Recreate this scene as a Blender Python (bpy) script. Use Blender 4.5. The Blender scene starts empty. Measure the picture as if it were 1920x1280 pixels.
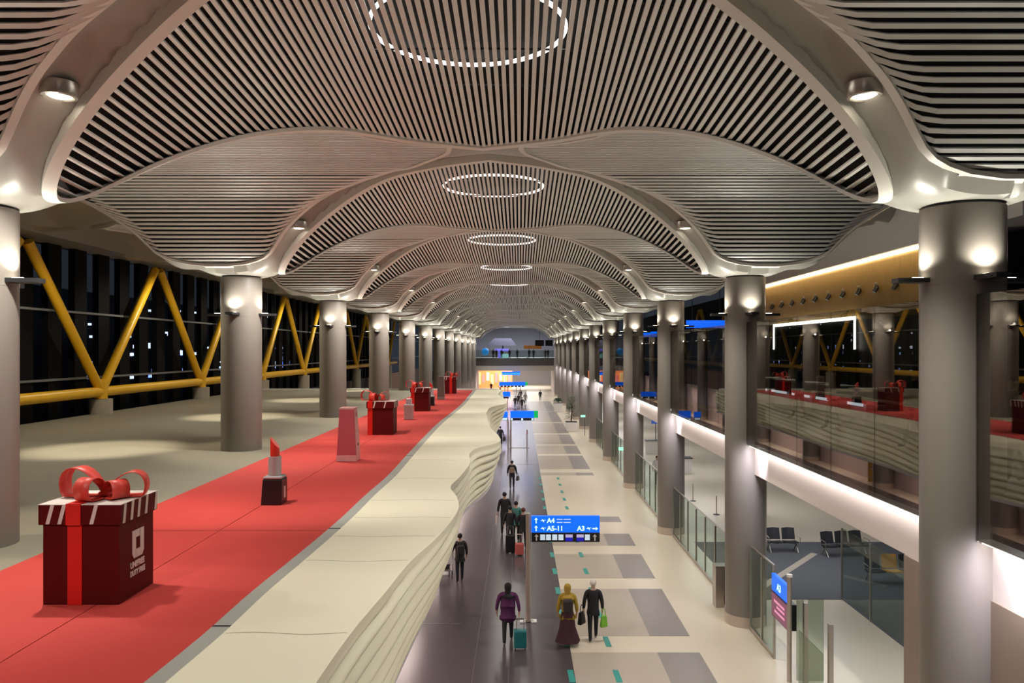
import bpy, bmesh, math, random
import numpy as np
from mathutils import Vector, Matrix
random.seed(7)
PI = math.pi
scn = bpy.context.scene
COL = scn.collection
# ------------------------------------------------------------------ camera, world, exposure
S = 11.57          # bay length
Y0 = 12.03         # first column row
HC = 8.35          # camera height above the lower floor
XC = -0.80         # axis of the vault
cd = bpy.data.cameras.new('camera'); cam = bpy.data.objects.new('camera', cd); COL.objects.link(cam)
cam.location = (0, 0, HC); cam.rotation_euler = (PI/2, 0, 0)
cd.sensor_width = 36.0; cd.lens = 36.0*1440/1920; cd.shift_x = -14/1920; cd.shift_y = 16/1920
cd.clip_end = 600
scn.camera = cam
w = bpy.data.worlds.new('world'); scn.world = w; w.use_nodes = True
bg = w.node_tree.nodes['Background']; bg.inputs[0].default_value = (0.03, 0.036, 0.045, 1); bg.inputs[1].default_value = 0.75
scn.view_settings.view_transform = 'Standard'; scn.view_settings.look = 'None'
scn.view_settings.gamma = 1; scn.view_settings.exposure = 0.0; scn.view_settings.use_curve_mapping = False
try:
    scn.cycles.use_denoising = True; scn.cycles.max_bounces = 8; scn.cycles.diffuse_bounces = 4
    scn.cycles.transparent_max_bounces = 12; scn.cycles.sample_clamp_indirect = 4; scn.cycles.caustics_reflective = False
except Exception: pass
# light powers
P_UP, P_DOWN, P_DECK, P_AISLE, P_SHOP, P_GATE, P_LED, P_RING = 95, 1600, 1250, 1150, 480, 220, 18, 150

def lamp(kind, name, loc, power, color=(1, .88, .72), rot=(0, 0, 0), size=.1, spot=100, blend=.6, sy=None, parent=None):
    d = bpy.data.lights.new(name, kind); d.energy = power; d.color = color
    if kind == 'AREA':
        d.size = size
        if sy: d.shape = 'RECTANGLE'; d.size_y = sy
    else: d.shadow_soft_size = size
    if kind == 'SPOT': d.spot_size = math.radians(spot); d.spot_blend = blend
    o = bpy.data.objects.new(name, d); COL.objects.link(o); o.location = loc; o.rotation_euler = rot
    if parent: o.parent = parent
    return o
WARM = (1, .90, .70); COOL = (.93, .95, 1); NEUT = (1, .97, .88)
for k in range(-1, 12):
    y = Y0+k*S
    for s in (-1, 1):   # the downlights set in the ribs of the vault
        lamp('SPOT', 'downlight_lamp', (XC+s*5.6, y-1.35, 11.30), P_DOWN if s > 0 else P_DOWN*.8, NEUT, (0, math.radians(12 if s > 0 else 22), 0), .12, 110, .7)
    lamp('AREA', 'ring_lamp', (XC, y, 12.78), P_RING, NEUT, (0, 0, 0), 2.6)
    lamp('SPOT', 'rim_lamp', (XC-5.3, y+2.2, 11.5), P_DECK, NEUT, (math.radians(24), math.radians(-15), 0), .08, 84, .7)
    if k < 6:           # aisle downlights over the deck, plus an added truss fill
        lamp('SPOT', 'aisle_lamp', (-12.6, y, 11.3), P_AISLE*2.2, WARM, (0, math.radians(2), 0), .1, 50, .7)
        lamp('SPOT', 'truss_fill_lamp', (-16.8, y+S/2, 12.3), 700, WARM, (0, math.radians(20), 0), .1, 150, .6)  # added fill that brightens the yellow truss, not a real fixture
        lamp('SPOT', 'aisle_lamp', (-12.6, y, 11.3), P_AISLE*.8, WARM, (0, math.radians(-42), 0), .1, 60, .6)
for k in range(-1, 12):
    y = Y0+(k+.5)*S     # shops below the deck, gates behind the right columns
    lamp('AREA', 'shop_lamp', (-6.2, y, 3.5), P_SHOP, (1, .80, .74), (0, 0, 0), 4.5, sy=5)
    lamp('AREA', 'gate_lamp', (11.0, y, 4.35), P_GATE, COOL, (0, 0, 0), 5, sy=6)

# ------------------------------------------------------------------ materials
MATS = {}
def mat(name, col, rough=.5, metal=0, noise=0, nscale=5, emit=0, ecol=None, spec=None, bump=0):
    if name in MATS: return MATS[name]
    m = bpy.data.materials.new(name); m.use_nodes = True; nt = m.node_tree; b = nt.nodes['Principled BSDF']
    b.inputs['Base Color'].default_value = (*col, 1); b.inputs['Roughness'].default_value = rough; b.inputs['Metallic'].default_value = metal
    if spec is not None: b.inputs['Specular IOR Level'].default_value = spec
    if emit:
        b.inputs['Emission Color'].default_value = (*(ecol or col), 1); b.inputs['Emission Strength'].default_value = emit
    if noise or bump:
        tc = nt.nodes.new('ShaderNodeTexCoord'); n = nt.nodes.new('ShaderNodeTexNoise'); n.inputs['Scale'].default_value = nscale; n.inputs['Detail'].default_value = 4
        nt.links.new(tc.outputs['Object'], n.inputs['Vector'])
        if noise:
            mx = nt.nodes.new('ShaderNodeMix'); mx.data_type = 'RGBA'
            mx.inputs[6].default_value = (*[c*(1-noise) for c in col], 1); mx.inputs[7].default_value = (*[min(1, c*(1+noise)) for c in col], 1)
            nt.links.new(n.outputs['Fac'], mx.inputs[0]); nt.links.new(mx.outputs[2], b.inputs['Base Color'])
        if bump:
            bp = nt.nodes.new('ShaderNodeBump'); bp.inputs['Strength'].default_value = bump; nt.links.new(n.outputs['Fac'], bp.inputs['Height']); nt.links.new(bp.outputs[0], b.inputs['Normal'])
    MATS[name] = m; return m
def glass(name, tint, refl, rcol=(1, 1, 1)):
    m = bpy.data.materials.new(name); m.use_nodes = True; nt = m.node_tree; nt.nodes.clear()
    o = nt.nodes.new('ShaderNodeOutputMaterial'); g = nt.nodes.new('ShaderNodeBsdfGlossy'); g.inputs['Roughness'].default_value = 0.0; g.inputs['Color'].default_value = (*rcol, 1)
    t = nt.nodes.new('ShaderNodeBsdfTransparent'); t.inputs[0].default_value = (*tint, 1)
    x = nt.nodes.new('ShaderNodeMixShader'); x.inputs[0].default_value = refl
    nt.links.new(t.outputs[0], x.inputs[1]); nt.links.new(g.outputs[0], x.inputs[2]); nt.links.new(x.outputs[0], o.inputs[0])
    MATS[name] = m; return m
M_col = mat('column_paint', (.19, .168, .148), .42, noise=.03, nscale=2)
M_rib = mat('rib_metal', (.31, .30, .27), .38, noise=.03, nscale=3)
M_slat = mat('slat_paint', (.71, .715, .685), .42)
M_rim = mat('rim_paint', (.64, .625, .58), .42)
M_black = mat('void_black', (.012, .012, .012), .9)
M_dark = mat('dark_metal', (.03, .03, .032), .4, .3)
M_deck = mat('deck_concrete', (.27, .245, .185), .55, noise=.10, nscale=.6)
M_carpet = mat('red_carpet', (.52, .042, .034), .85, noise=.06, nscale=1.2)
M_cream = mat('cream_panel', (.82, .77, .60), .55, noise=.04, nscale=.8)
M_kerb = mat('grey_strip', (.36, .36, .33), .6, noise=.08, nscale=2)
M_dfloor = mat('dark_floor', (.075, .062, .066), .22, noise=.12, nscale=.5)
M_lfloor = mat('light_floor', (.66, .58, .46), .28, noise=.04, nscale=.7)
M_tile = mat('tile_beige', (.44, .38, .31), .3, noise=.04, nscale=1)
M_tiled = mat('tile_grey', (.25, .22, .205), .3, noise=.05, nscale=3)
M_teal = mat('teal_sticker', (.025, .28, .24), .5)
M_white = mat('white_paint', (.78, .76, .74), .5)
M_beam = mat('beam_plaster', (.74, .66, .62), .55, noise=.02, nscale=1)
M_brown = mat('brown_panel', (.26, .20, .16), .45, noise=.06, nscale=1)
M_yel = mat('yellow_steel', (.88, .50, .015), .38, noise=.06, nscale=3)
M_conc = mat('pier_concrete', (.42, .38, .31), .7, noise=.08, nscale=3)
M_wood = mat('wood_wall', (.34, .17, .055), .5)
M_gcarpet = mat('lounge_carpet', (.085, .09, .10), .9, noise=.1, nscale=6)
M_chrome = mat('brushed_steel', (.45, .41, .37), .3, .8)
M_led = mat('led_white', (1, 1, 1), .5, emit=9, ecol=(1, .93, .88))
M_lamp = mat('lamp_glow', (1, .9, .7), .5, emit=11, ecol=(1, .90, .70))
M_ring = mat('ring_glow', (1, 1, 1), .5, emit=4, ecol=(1, .95, .90))
M_ledwarm = mat('led_warm', (1, .9, .7), .5, emit=9, ecol=(1, .80, .52))
M_blue = mat('sign_blue', (.0, .1, .9), .4, emit=.95, ecol=(.0, .13, 1))
M_signw = mat('sign_white', (.8, .9, 1), .4, emit=.95, ecol=(.5, .85, 1))
M_pale = mat('icon_pale', (.6, .7, .8), .4, emit=.6, ecol=(.55, .72, .85))
M_green = mat('sign_green', (.0, .4, .1), .4, emit=.6, ecol=(.0, .45, .1))
M_mint = mat('exit_mint', (.3, .9, .6), .4, emit=1, ecol=(.3, .9, .6))
M_purple = mat('screen_purple', (.12, .03, .07), .3, emit=.25, ecol=(.45, .08, .22))
M_pinktext = mat('screen_text', (.6, .25, .4), .4, emit=.6, ecol=(.8, .3, .5))
M_box = mat('gift_red_dark', (.085, .003, .003), .6, spec=.15)
M_boxb = mat('gift_ribbon', (.60, .012, .008), .38)
M_bow = mat('bow_red', (.62, .05, .035), .45)
M_stripe = mat('gift_white', (.62, .54, .50), .5)
M_lipk = mat('lip_black', (.008, .007, .009), .3)
M_lips = mat('lip_silver', (.48, .45, .48), .3, .4)
M_lipr = mat('lip_red', (.60, .025, .01), .4)
M_pink = mat('tower_pink', (.42, .07, .09), .4)
M_pinkl = mat('tower_pale', (.58, .27, .26), .5, noise=.25, nscale=9)
M_skin = mat('skin', (.45, .28, .20), .6)
M_glassR = glass('dark_glass', (.60, .62, .60), .19, (.95, .88, .82))
M_glassL = glass('night_glass', (.85, .88, .92), .07, (.75, .85, 1))
M_glassF = glass('fence_glass', (.74, .80, .76), .07)
M_glassB = glass('bottle_glass', (.82, .68, .68), .12)
# wood grain
nt = M_wood.node_tree; b = nt.nodes['Principled BSDF']
tc = nt.nodes.new('ShaderNodeTexCoord'); mp = nt.nodes.new('ShaderNodeMapping'); mp.inputs['Scale'].default_value = (1, 6, .5)
nz = nt.nodes.new('ShaderNodeTexNoise'); nz.inputs['Scale'].default_value = 3; cr = nt.nodes.new('ShaderNodeValToRGB')
cr.color_ramp.elements[0].color = (.23, .135, .03, 1); cr.color_ramp.elements[1].color = (.38, .24, .06, 1)
nt.links.new(tc.outputs['Object'], mp.inputs[0]); nt.links.new(mp.outputs[0], nz.inputs['Vector']); nt.links.new(nz.outputs['Fac'], cr.inputs[0]); nt.links.new(cr.outputs[0], b.inputs['Base Color'])

# ------------------------------------------------------------------ mesh helpers
class MB:
    def __init__(s): s.v = []; s.f = []
    def box(s, x0, x1, y0, y1, z0, z1):
        n = len(s.v); s.v += [(x, y, z) for z in (z0, z1) for y in (y0, y1) for x in (x0, x1)]
        s.f += [tuple(n+i for i in q) for q in ((0, 2, 3, 1), (4, 5, 7, 6), (0, 1, 5, 4), (2, 6, 7, 3), (0, 4, 6, 2), (1, 3, 7, 5))]; return s
    def tube(s, pts, r, n=10, r2=None, closed=False, caps=True):
        pts = [Vector(p) for p in pts]; m = len(pts); b0 = len(s.v); up = None
        for i, p in enumerate(pts):
            if closed: d = pts[(i+1) % m]-pts[i-1]
            else: d = pts[min(i+1, m-1)]-pts[max(i-1, 0)]
            d.normalize()
            if up is None: up = Vector((0, 0, 1)) if abs(d.z) < .9 else Vector((0, 1, 0))
            a = d.cross(up).normalized(); c = a.cross(d).normalized(); up = c
            rr = r+((r2-r)*i/(m-1) if r2 is not None else 0)
            if isinstance(r, (list, tuple)): rr = r[i]
            for j in range(n):
                t = 2*PI*j/n; q = p+a*math.cos(t)*rr+c*math.sin(t)*rr; s.v.append(tuple(q))
        for i in range(m if closed else m-1):
            for j in range(n):
                i2 = (i+1) % m; s.f.append((b0+i*n+j, b0+i*n+(j+1) % n, b0+i2*n+(j+1) % n, b0+i2*n+j))
        if caps and not closed:
            s.f.append(tuple(b0+j for j in range(n))[::-1]); s.f.append(tuple(b0+(m-1)*n+j for j in range(n)))
        return s
    def lathe(s, prof, c=(0, 0, 0), n=24, sx=1, sy=1, sq=None):
        b0 = len(s.v)
        for (r, z) in prof:
            for j in range(n):
                t = 2*PI*j/n
                s.v.append((c[0]+r*math.cos(t)*sx, c[1]+r*math.sin(t)*sy, c[2]+z))
        for i in range(len(prof)-1):
            for j in range(n): s.f.append((b0+i*n+j, b0+i*n+(j+1) % n, b0+(i+1)*n+(j+1) % n, b0+(i+1)*n+j))
        s.f.append(tuple(b0+j for j in range(n))[::-1]); s.f.append(tuple(b0+(len(prof)-1)*n+j for j in range(n))); return s
    def prism(s, poly, axis, a, b):
        # poly in the two other axes, extruded along axis (0,1,2) from a to b
        n = len(s.v); m = len(poly)
        for t in (a, b):
            for p in poly:
                q = [p[0], p[1]]; q.insert(axis, t); s.v.append(tuple(q))
        s.f.append(tuple(n+i for i in range(m))[::-1]); s.f.append(tuple(n+m+i for i in range(m)))
        for i in range(m): s.f.append((n+i, n+(i+1) % m, n+m+(i+1) % m, n+m+i))
        return s
    def grid(s, P):      # P: rows x cols of points
        n = len(s.v); R = len(P); C_ = len(P[0])
        for row in P: s.v += [tuple(map(float, p)) for p in row]
        for i in range(R-1):
            for j in range(C_-1): s.f.append((n+i*C_+j, n+i*C_+j+1, n+(i+1)*C_+j+1, n+(i+1)*C_+j))
        return s
    def sphere(s, c, r, n=12, m=8, sx=1, sy=1, sz=1):
        prof = [(max(1e-4, math.sin(PI*i/m))*r, -math.cos(PI*i/m)*r*sz) for i in range(m+1)]
        return s.lathe(prof, c, n, sx, sy)
    def build(s, name, m, parent=None, smooth=False, bevel=0, **kw):
        me = bpy.data.meshes.new(name); me.from_pydata(s.v, [], s.f); me.update()
        bm = bmesh.new(); bm.from_mesh(me); bmesh.ops.recalc_face_normals(bm, faces=bm.faces); bm.to_mesh(me); bm.free()
        me.materials.append(m)
        o = bpy.data.objects.new(name, me); COL.objects.link(o)
        if parent is not None: o.parent = parent
        if smooth:
            me.polygons.foreach_set('use_smooth', [True]*len(me.polygons))
            md = None
            try: me.set_sharp_from_angle(angle=math.radians(40))
            except Exception: pass
        if bevel:
            md = o.modifiers.new('bevel', 'BEVEL'); md.width = bevel; md.segments = 2; md.limit_method = 'ANGLE'
        if kw: tag(o, **kw)
        return o
def tag(o, label=None, cat=None, group=None, kind=None):
    if label: o['label'] = label
    if cat: o['category'] = cat
    if group: o['group'] = group
    if kind: o['kind'] = kind
    return o
def thing(name, loc, label, cat, group=None, rz=0, scale=1):
    o = bpy.data.objects.new(name, None); COL.objects.link(o); o.location = loc; o.rotation_euler = (0, 0, rz); o.scale = (scale,)*3
    o.empty_display_size = .2
    return tag(o, label, cat, group)
KIDS = {}
def copy_tree(o, parent=None, skip_lights=False):
    c = o.copy(); COL.objects.link(c)
    if parent is not None: c.parent = parent
    for ch in list(ch for ch in bpy.data.objects if ch.parent == o): copy_tree(ch, c)
    return c
def text(s, size, loc, rot, m, parent, name='lettering', ext=.004, align='LEFT', sx=1, bold=0):
    cu = bpy.data.curves.new(name, 'FONT'); cu.body = s; cu.size = size; cu.extrude = ext; cu.align_x = align; cu.resolution_u = 3; cu.offset = bold
    t = bpy.data.objects.new('tmp', cu); COL.objects.link(t)
    me = bpy.data.meshes.new_from_object(t.evaluated_get(bpy.context.evaluated_depsgraph_get()))
    bpy.data.objects.remove(t); bpy.data.curves.remove(cu)
    me.materials.clear(); me.materials.append(m); me.name = name
    o = bpy.data.objects.new(name, me); COL.objects.link(o); o.location = loc; o.rotation_euler = rot; o.scale = (sx, 1, 1); o.parent = parent
    return o
ORD = ['first', 'second', 'third', 'fourth', 'fifth', 'sixth', 'seventh', 'eighth', 'ninth', 'tenth', 'eleventh', 'twelfth', 'thirteenth']

# ------------------------------------------------------------------ the vault
KX = np.array([0, 1.5, 3, 4.5, 5.6, 6.6])
KZ = np.array([12.999, 12.979, 12.882, 12.317, 11.604, 10.702])
KG = np.array([4.795, 4.148, 3.12, 2.051, 1.414, .962])
XM = 6.595; NEAR = .749; TILT = -.075
def herm(ky, x):
    x = np.asarray(x, float); d = np.gradient(ky, KX); i = np.clip(np.searchsorted(KX, x)-1, 0, len(KX)-2)
    h = KX[i+1]-KX[i]; t = (x-KX[i])/h
    return (2*t**3-3*t**2+1)*ky[i]+(t**3-2*t**2+t)*h*d[i]+(-2*t**3+3*t**2)*ky[i+1]+(t**3-t**2)*h*d[i+1]
def zx(x):
    x = np.abs(np.asarray(x, float))
    return np.where(x < 6.6, herm(KZ, np.minimum(x, 6.6)), np.where(x < 8.6, 10.70, 10.70+(x-8.6)*.245))
def gx(x):
    x = np.abs(np.asarray(x, float)); return herm(KG, np.minimum(x, 6.6))*np.sqrt(np.clip(1-(x/XM)**12, 0, 1))
def zlens(x, y):
    ax = np.abs(x); return zx(ax)+TILT*y+.145*(y/5.785)**2*np.clip(1-ax/6.6, 0, 1)
def sm(t): t = np.clip(t, 0, 1); return t*t*(3-2*t)
UT = np.array([0, 1.2, 2.2, 3.2, 3.6, 4.0, 4.5, 5.0, 5.4, 5.785]); ZT = np.array([13.06, 13.02, 12.92, 12.50, 12.18, 11.75, 11.14, 10.78, 10.72, 10.70])
def zs(y): return np.interp(np.abs(np.asarray(y, float)-S/2), UT, ZT)
def fold(x): x = np.abs(x); return np.where(x > 8.1, 16.2-x, x)      # the aisle vaults mirror the nave's about the column line
def zgap(x, y):          # barrel across the bay, y from 0 (row k) to S (row k+1)
    xf = fold(x); ax = np.abs(xf); g = gx(ax); b_ = S-NEAR*g
    r1 = (zlens(ax, g)-zs(g))*(1-sm((y-g)/1.3)); r2 = (zlens(ax, -NEAR*g)-zs(b_))*(1-sm((b_-y)/1.3))
    k = np.clip((6.9-ax)/.6, 0, 1)
    return zs(y)+(r1+r2)*k
XCOL = 7.70
UX = [(0, .75), (.5, .85), (1.0, 1.25), (2.2, 2.43), (3.2, 3.95), (3.5, 4.6), (4.0, 5.6), (4.5, 6.35), (4.8, 6.95), (4.95, 7.45), (5.0, 8.1)]
def zskin(x, y):         # rib surface; y in any bay
    yy = np.mod(y+NEAR*KG[0]+.4, S)-(NEAR*KG[0]+.4)
    xf = fold(x); ax = np.abs(xf); g = gx(ax)
    yg = np.where(yy < 0, yy+S, yy)
    inl = (yy <= g) & (yy >= -NEAR*g) & (ax < XM)
    z = np.where(inl, zlens(ax, yy), zgap(x, yg))+.14
    edge = np.minimum(g-yy, yy+NEAR*g)
    z = z+np.where(inl, .10*sm(edge/.22)+.6*sm((edge-.15)/.9), 0)
    yc = np.mod(y+S/2, S)-S/2; r = np.hypot(np.abs(x)-XCOL, yc)      # capital: sinks to the column head
    c = (1-sm((r-.60)/.95))*np.where(inl, 1-sm(edge/.22), 1)
    z = z*(1-c)+10.60*c
    u = np.abs(yg-S/2); xi = np.interp(u, [a for a, _ in UX], [b for _, b in UX])
    inp = (u < 5.02) & (ax > xi-.02) & ~inl
    return np.where(inp, np.maximum(z, zgap(x, yg)+.11), z)
NXs, ys = np.linspace(-19.3, -8.8, 16), None
xs = np.concatenate([np.linspace(-18.85, -9.3, 70), np.linspace(-9.1, 9.1, 183), np.linspace(9.25, 14.3, 36)])
ys = np.arange(-S*1.0, S*12.35, .18)
X, Yg = np.meshgrid(xs, ys)
Z = zskin(X, Yg)
skin = MB(); skin.grid(np.dstack([X+XC, Yg+Y0, Z]).tolist())
skin.build('ceiling', M_rib, smooth=True, kind='structure')
MB().box(-20.2, 14.2, Y0-S-1, 160, 14.6, 14.9).build('ceiling', M_black, kind='structure')

# lens panels
def loop_band(P, w_in, h, zoff):
    # closed rim: P list of (x,y,z); an inverted L strip with width w_in toward the centroid and height h
    P = [Vector(p) for p in P]; n = len(P); c = sum(P, Vector())/n; rows = [[], [], [], []]
    for i, p in enumerate(P):
        t = (P[(i+1) % n]-P[i-1]); t.z = 0; t.normalize(); nn = Vector((t.y, -t.x, 0))
        if nn.dot(c-p) < 0: nn = -nn
        rows[0].append(p+Vector((0, 0, h+zoff))); rows[1].append(p+Vector((0, 0, zoff)))
        rows[2].append(p+nn*w_in+Vector((0, 0, zoff))); rows[3].append(p+nn*w_in+Vector((0, 0, zoff+.07)))
    for r in rows: r.append(r[0])
    return [[tuple(v) for v in r] for r in rows]
def rim_mb(P, w_in, h, zoff):
    m = MB(); m.grid(loop_band(P, w_in, h, zoff)); return m
th = np.linspace(0, PI/2, 40)
xr = XM*np.sin(th)
quarter = [(x, float(gx(x))) for x in xr]
out = [(x, y) for x, y in quarter]+[(x, -NEAR*y) for x, y in quarter[::-1][1:]]+[(-x, -NEAR*y) for x, y in quarter[1:]]+[(-x, y) for x, y in quarter[::-1][1:-1]]
LP = [(x, y, float(zlens(x, y))) for x, y in out]
def strips(rows, wid, dep, axis):
    m = MB()
    for (c, path) in rows:   # path list of (x,y,z) centre line
        n = len(m.v)
        for (x, y, z) in path:
            for o_, dz in ((-wid/2, dep), (-wid/2, 0), (wid/2, 0), (wid/2, dep)):
                m.v.append((x+o_, y, z+dz) if axis == 'x' else (x, y+o_, z+dz))
        L = len(path)
        for i in range(L-1):
            for j in range(3): m.f.append((n+i*4+j, n+i*4+j+1, n+(i+1)*4+j+1, n+(i+1)*4+j))
    return m
def make_lens():
    t = thing('slatted_ceiling_panel', (XC, Y0, 0), '', 'ceiling panel', 'eye-shaped slatted panels down the vault')
    rim_mb(LP, .20, .30, -.03).build('panel_rim', M_rim, t, smooth=True)
    rows = []
    for x in np.arange(-6.42, 6.43, .1265):
        y1 = float(gx(x)); y0 = -NEAR*y1
        if y1 < .12: continue
        yy = np.linspace(y0+.05, y1-.05, 12); rows.append((x, [(x, y, float(zlens(x, y))) for y in yy]))
    strips(rows, .070, .032, 'x').build('slat_grille', M_slat, t)
    # black sheet standing for the unlit void above the slats
    m = MB(); P = []
    for x in np.linspace(-6.45, 6.45, 60):
        y1 = float(gx(x)); P.append([(x, y, float(zlens(x, y))+.085+.52*float(sm((min(y1-y, y+NEAR*y1))/.9))) for y in np.linspace(-NEAR*y1, y1, 16)])
    m.grid(P); m.build('void_shade_sheet', M_black, t, smooth=True)
    # carriers
    m = MB()
    for y in (-2.6, -1.3, 0.2, 1.6, 3.0):
        xx = [x for x in np.linspace(-6, 6, 60) if -NEAR*gx(x)+.2 < y < gx(x)-.2]
        if len(xx) > 3: MB().tube([(x, y, float(zlens(x, y))+.16) for x in xx], .02, 5).build('carrier_rail', M_dark, t)
    return t
# side panels: eye shapes on the barrels, wide on the column line
def xin(y):
    u = abs(y-S/2)
    if u > 5: return None
    x = float(np.interp(u, [a for a, _ in UX], [b for _, b in UX]))
    while x < 8.05 and (y < float(gx(x))+.24 or y > S-NEAR*float(gx(x))-.5): x += .03
    return x
def make_side(sg):
    XO = 15.4 if sg < 0 else 13.4
    t = thing('side_ceiling_panel', (XC, Y0, 0), '', 'ceiling panel', 'side panels with crosswise slats')
    ylist = []; y = S/2-4.97
    while y < S/2+4.98:
        ylist.append(y); y += .142/math.sqrt(1+((float(zs(y+.05))-float(zs(y)))/.05)**2)
    rows = []; lo = {}
    for y in ylist:
        a = xin(y)
        if a is None: continue
        b_ = min(16.2-a, XO)
        if b_-a < .25: continue
        lo[y] = (a, b_); xx = np.concatenate([np.linspace(a+.04, min(b_, a+2.2)-.04, 8), np.linspace(min(b_, a+2.4), b_-.03, 5)]) if b_-a > 2.8 else np.linspace(a+.04, b_-.04, 6)
        rows.append((y, [(sg*x, y, float(zgap(x, y))) for x in xx]))
    m = MB()
    for (y, path) in rows:
        sl = (float(zs(y+.05))-float(zs(y-.05)))/.1; c = 1/math.sqrt(1+sl*sl); ty, tz = c*.034, sl*c*.034; ny, nz = -sl*c*.035, c*.035
        n = len(m.v)
        for (x, yy_, z) in path: m.v += [(x, yy_-ty+ny, z-tz+nz), (x, yy_-ty, z-tz), (x, yy_+ty, z+tz), (x, yy_+ty+ny, z+tz+nz)]
        for i in range(len(path)-1):
            for j in range(3): m.f.append((n+i*4+j, n+i*4+j+1, n+(i+1)*4+j+1, n+(i+1)*4+j))
    m.build('slat_grille', M_slat, t)
    yk = sorted(lo)
    Pq = [(lo[y][0], y) for y in yk]+[(lo[y][1], y) for y in yk[::-1]]
    for _ in range(2):
        n = len(Pq); Pq = [((Pq[i-1][0]+2*Pq[i][0]+Pq[(i+1) % n][0])/4, (Pq[i-1][1]+2*Pq[i][1]+Pq[(i+1) % n][1])/4) for i in range(n)]
    R = []
    n = len(Pq)
    for i in range(n):
        a = Pq[i]; b_ = Pq[(i+1) % n]; k = max(1, int(math.dist(a, b_)/.3))
        for j in range(k): R.append((a[0]+(b_[0]-a[0])*j/k, a[1]+(b_[1]-a[1])*j/k))
    R = [(sg*x, y, float(zgap(x, y))) for x, y in R]
    rim_mb(R, .12, .2, -.03).build('panel_rim', M_rim, t, smooth=True)
    m = MB(); G_ = []
    for y in yk:
        x0, x1 = lo[y]; G_.append([(sg*x, y, float(zgap(x, y))+.09) for x in np.linspace(x0, x1, 24)])
    m.grid(G_); m.build('void_shade_sheet', M_black, t)  # darkness behind the crosswise slats, put in as a black sheet
    return t
def make_down():
    t = thing('downlight', (0, 0, 0), '', 'light', 'downlights set in the ribs')
    MB().lathe([(.25, .12), (.25, -.02), (.23, -.07), (.19, -.08), (.17, -.03), (.165, .02)], n=24).build('housing', M_chrome, t, smooth=True)
    MB().lathe([(.165, -.05), (.11, -.075), (.02, -.085)], n=20).build('lens', M_lamp, t, smooth=True)
    return t
def make_ring():
    t = thing('ring_light', (XC, Y0, 13.38), '', 'light', 'ring lights above the vault slats')
    MB().tube([(1.52*math.cos(a), 1.52*math.sin(a), 0) for a in np.linspace(0, 2*PI, 64, endpoint=False)], .035, 6, closed=True).build('light_tube', M_ring, t, smooth=True)
    for a in (0, PI/2, PI, 3*PI/2): MB().tube([(1.52*math.cos(a), 1.52*math.sin(a), .03), (1.52*math.cos(a), 1.52*math.sin(a), .22)], .01, 5).build('hanger', M_dark, t)
    return t
pl, psL, psR, pd, pr = make_lens(), make_side(-1), make_side(1), make_down(), make_ring()
def nth(k): return 'nearest' if k <= 0 else ORD[k]+' from the camera'
for k in range(-1, 12):
    y = Y0+k*S
    if k >= 0:
        o = pl if k == 0 else copy_tree(pl); o.location = (XC, y, 0)
        o['label'] = 'eye-shaped panel of lengthwise white slats in the vault, '+('nearest one, under the large ring light' if k == 0 else ORD[k]+' along the hall')
        o = pr if k == 0 else copy_tree(pr); o.location = (XC, y, 13.38)
        o['label'] = 'glowing ring light above the slats, '+('largest and nearest, cut by the top of the photo' if k == 0 else ORD[k]+' along the vault')
    for sg, p in ((-1, psL), (1, psR)):
        if k < 11:
            o = p if k == -1 else copy_tree(p); o.location = (XC, y, 0)
            sd = 'left' if sg < 0 else 'right'
            o['label'] = f'{sd} side ceiling panel of crosswise pale slats, '+('cut off at the upper corner of the photo' if k == -1 else f'{ORD[k]} one fully in view from the camera')
    if k >= 0:
        for s in (-1, 1):
            o = pd if (k == 0 and s == -1) else copy_tree(pd)
            xx, yy = 5.6, -1.35
            dx = .1; slope = (float(zskin(xx+dx, yy))-float(zskin(xx-dx, yy)))/(2*dx)
            o.location = (XC+s*xx, y+yy, float(zskin(xx, yy))-.03); o.rotation_euler = (0, 0, 0)
            o['label'] = f'round downlight in the {"left" if s < 0 else "right"} rib of the vault, {nth(k)}'

# ------------------------------------------------------------------ columns
def make_column(side):
    t = thing('column', (0, 0, 0), '', 'column', f'{"left" if side < 0 else "right"} row of round columns')
    z0 = 0.0
    MB().lathe([(.60, .32), (.60, 9.35), (.604, 9.352), (.604, 10.50), (.60, 10.56)], n=48).build('shaft', M_col, t, smooth=True)
    MB().lathe([(.61, 0.0), (.61, .32)], n=48).build('base_ring', mat('base_tile', (.46, .38, .31), .4), t, smooth=True)
    MB().lathe([(.56, 10.55), (.56, 10.66)], n=40).build('shadow_gap', M_dark, t, smooth=True)
    for a in (0, PI/2, PI, 3*PI/2):
        m = MB(); m.prism([(.58, -.16), (1.05, -.11), (1.05, .11), (.58, .16)], 2, 9.40, 9.47)
        f = m.build('uplight', M_dark, t); f.rotation_euler = (0, 0, a)
        g = MB().prism([(.64, -.08), (.80, -.08), (.80, .08), (.64, .08)], 2, 9.47, 9.48).build('lens', M_lamp, f)
    return t
cl = make_column(-1); crr = make_column(1)
for k in range(0, 12):
    y = Y0+k*S
    for sd, p, xc in ((-1, cl, -8.54), (1, crr, 6.93)):
        o = p if k == 0 else copy_tree(p); o.location = (xc, y, 0)
        o['label'] = f'tall round grey column with uplights in the {"left" if sd < 0 else "right"} row, {nth(k)}'
        for a in ((3*PI/2, (0 if sd < 0 else PI)) if k > 1 else (0, PI/2, PI, 3*PI/2)):
            lamp('SPOT', 'uplight_lamp', (xc+.80*math.cos(a), y+.80*math.sin(a), 9.53), P_UP, (1, .97, .84), Vector((-math.cos(a)*.22, -math.sin(a)*.22, -1)).to_track_quat('Z', 'Y').to_euler(), .05, 164, .45)

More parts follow.
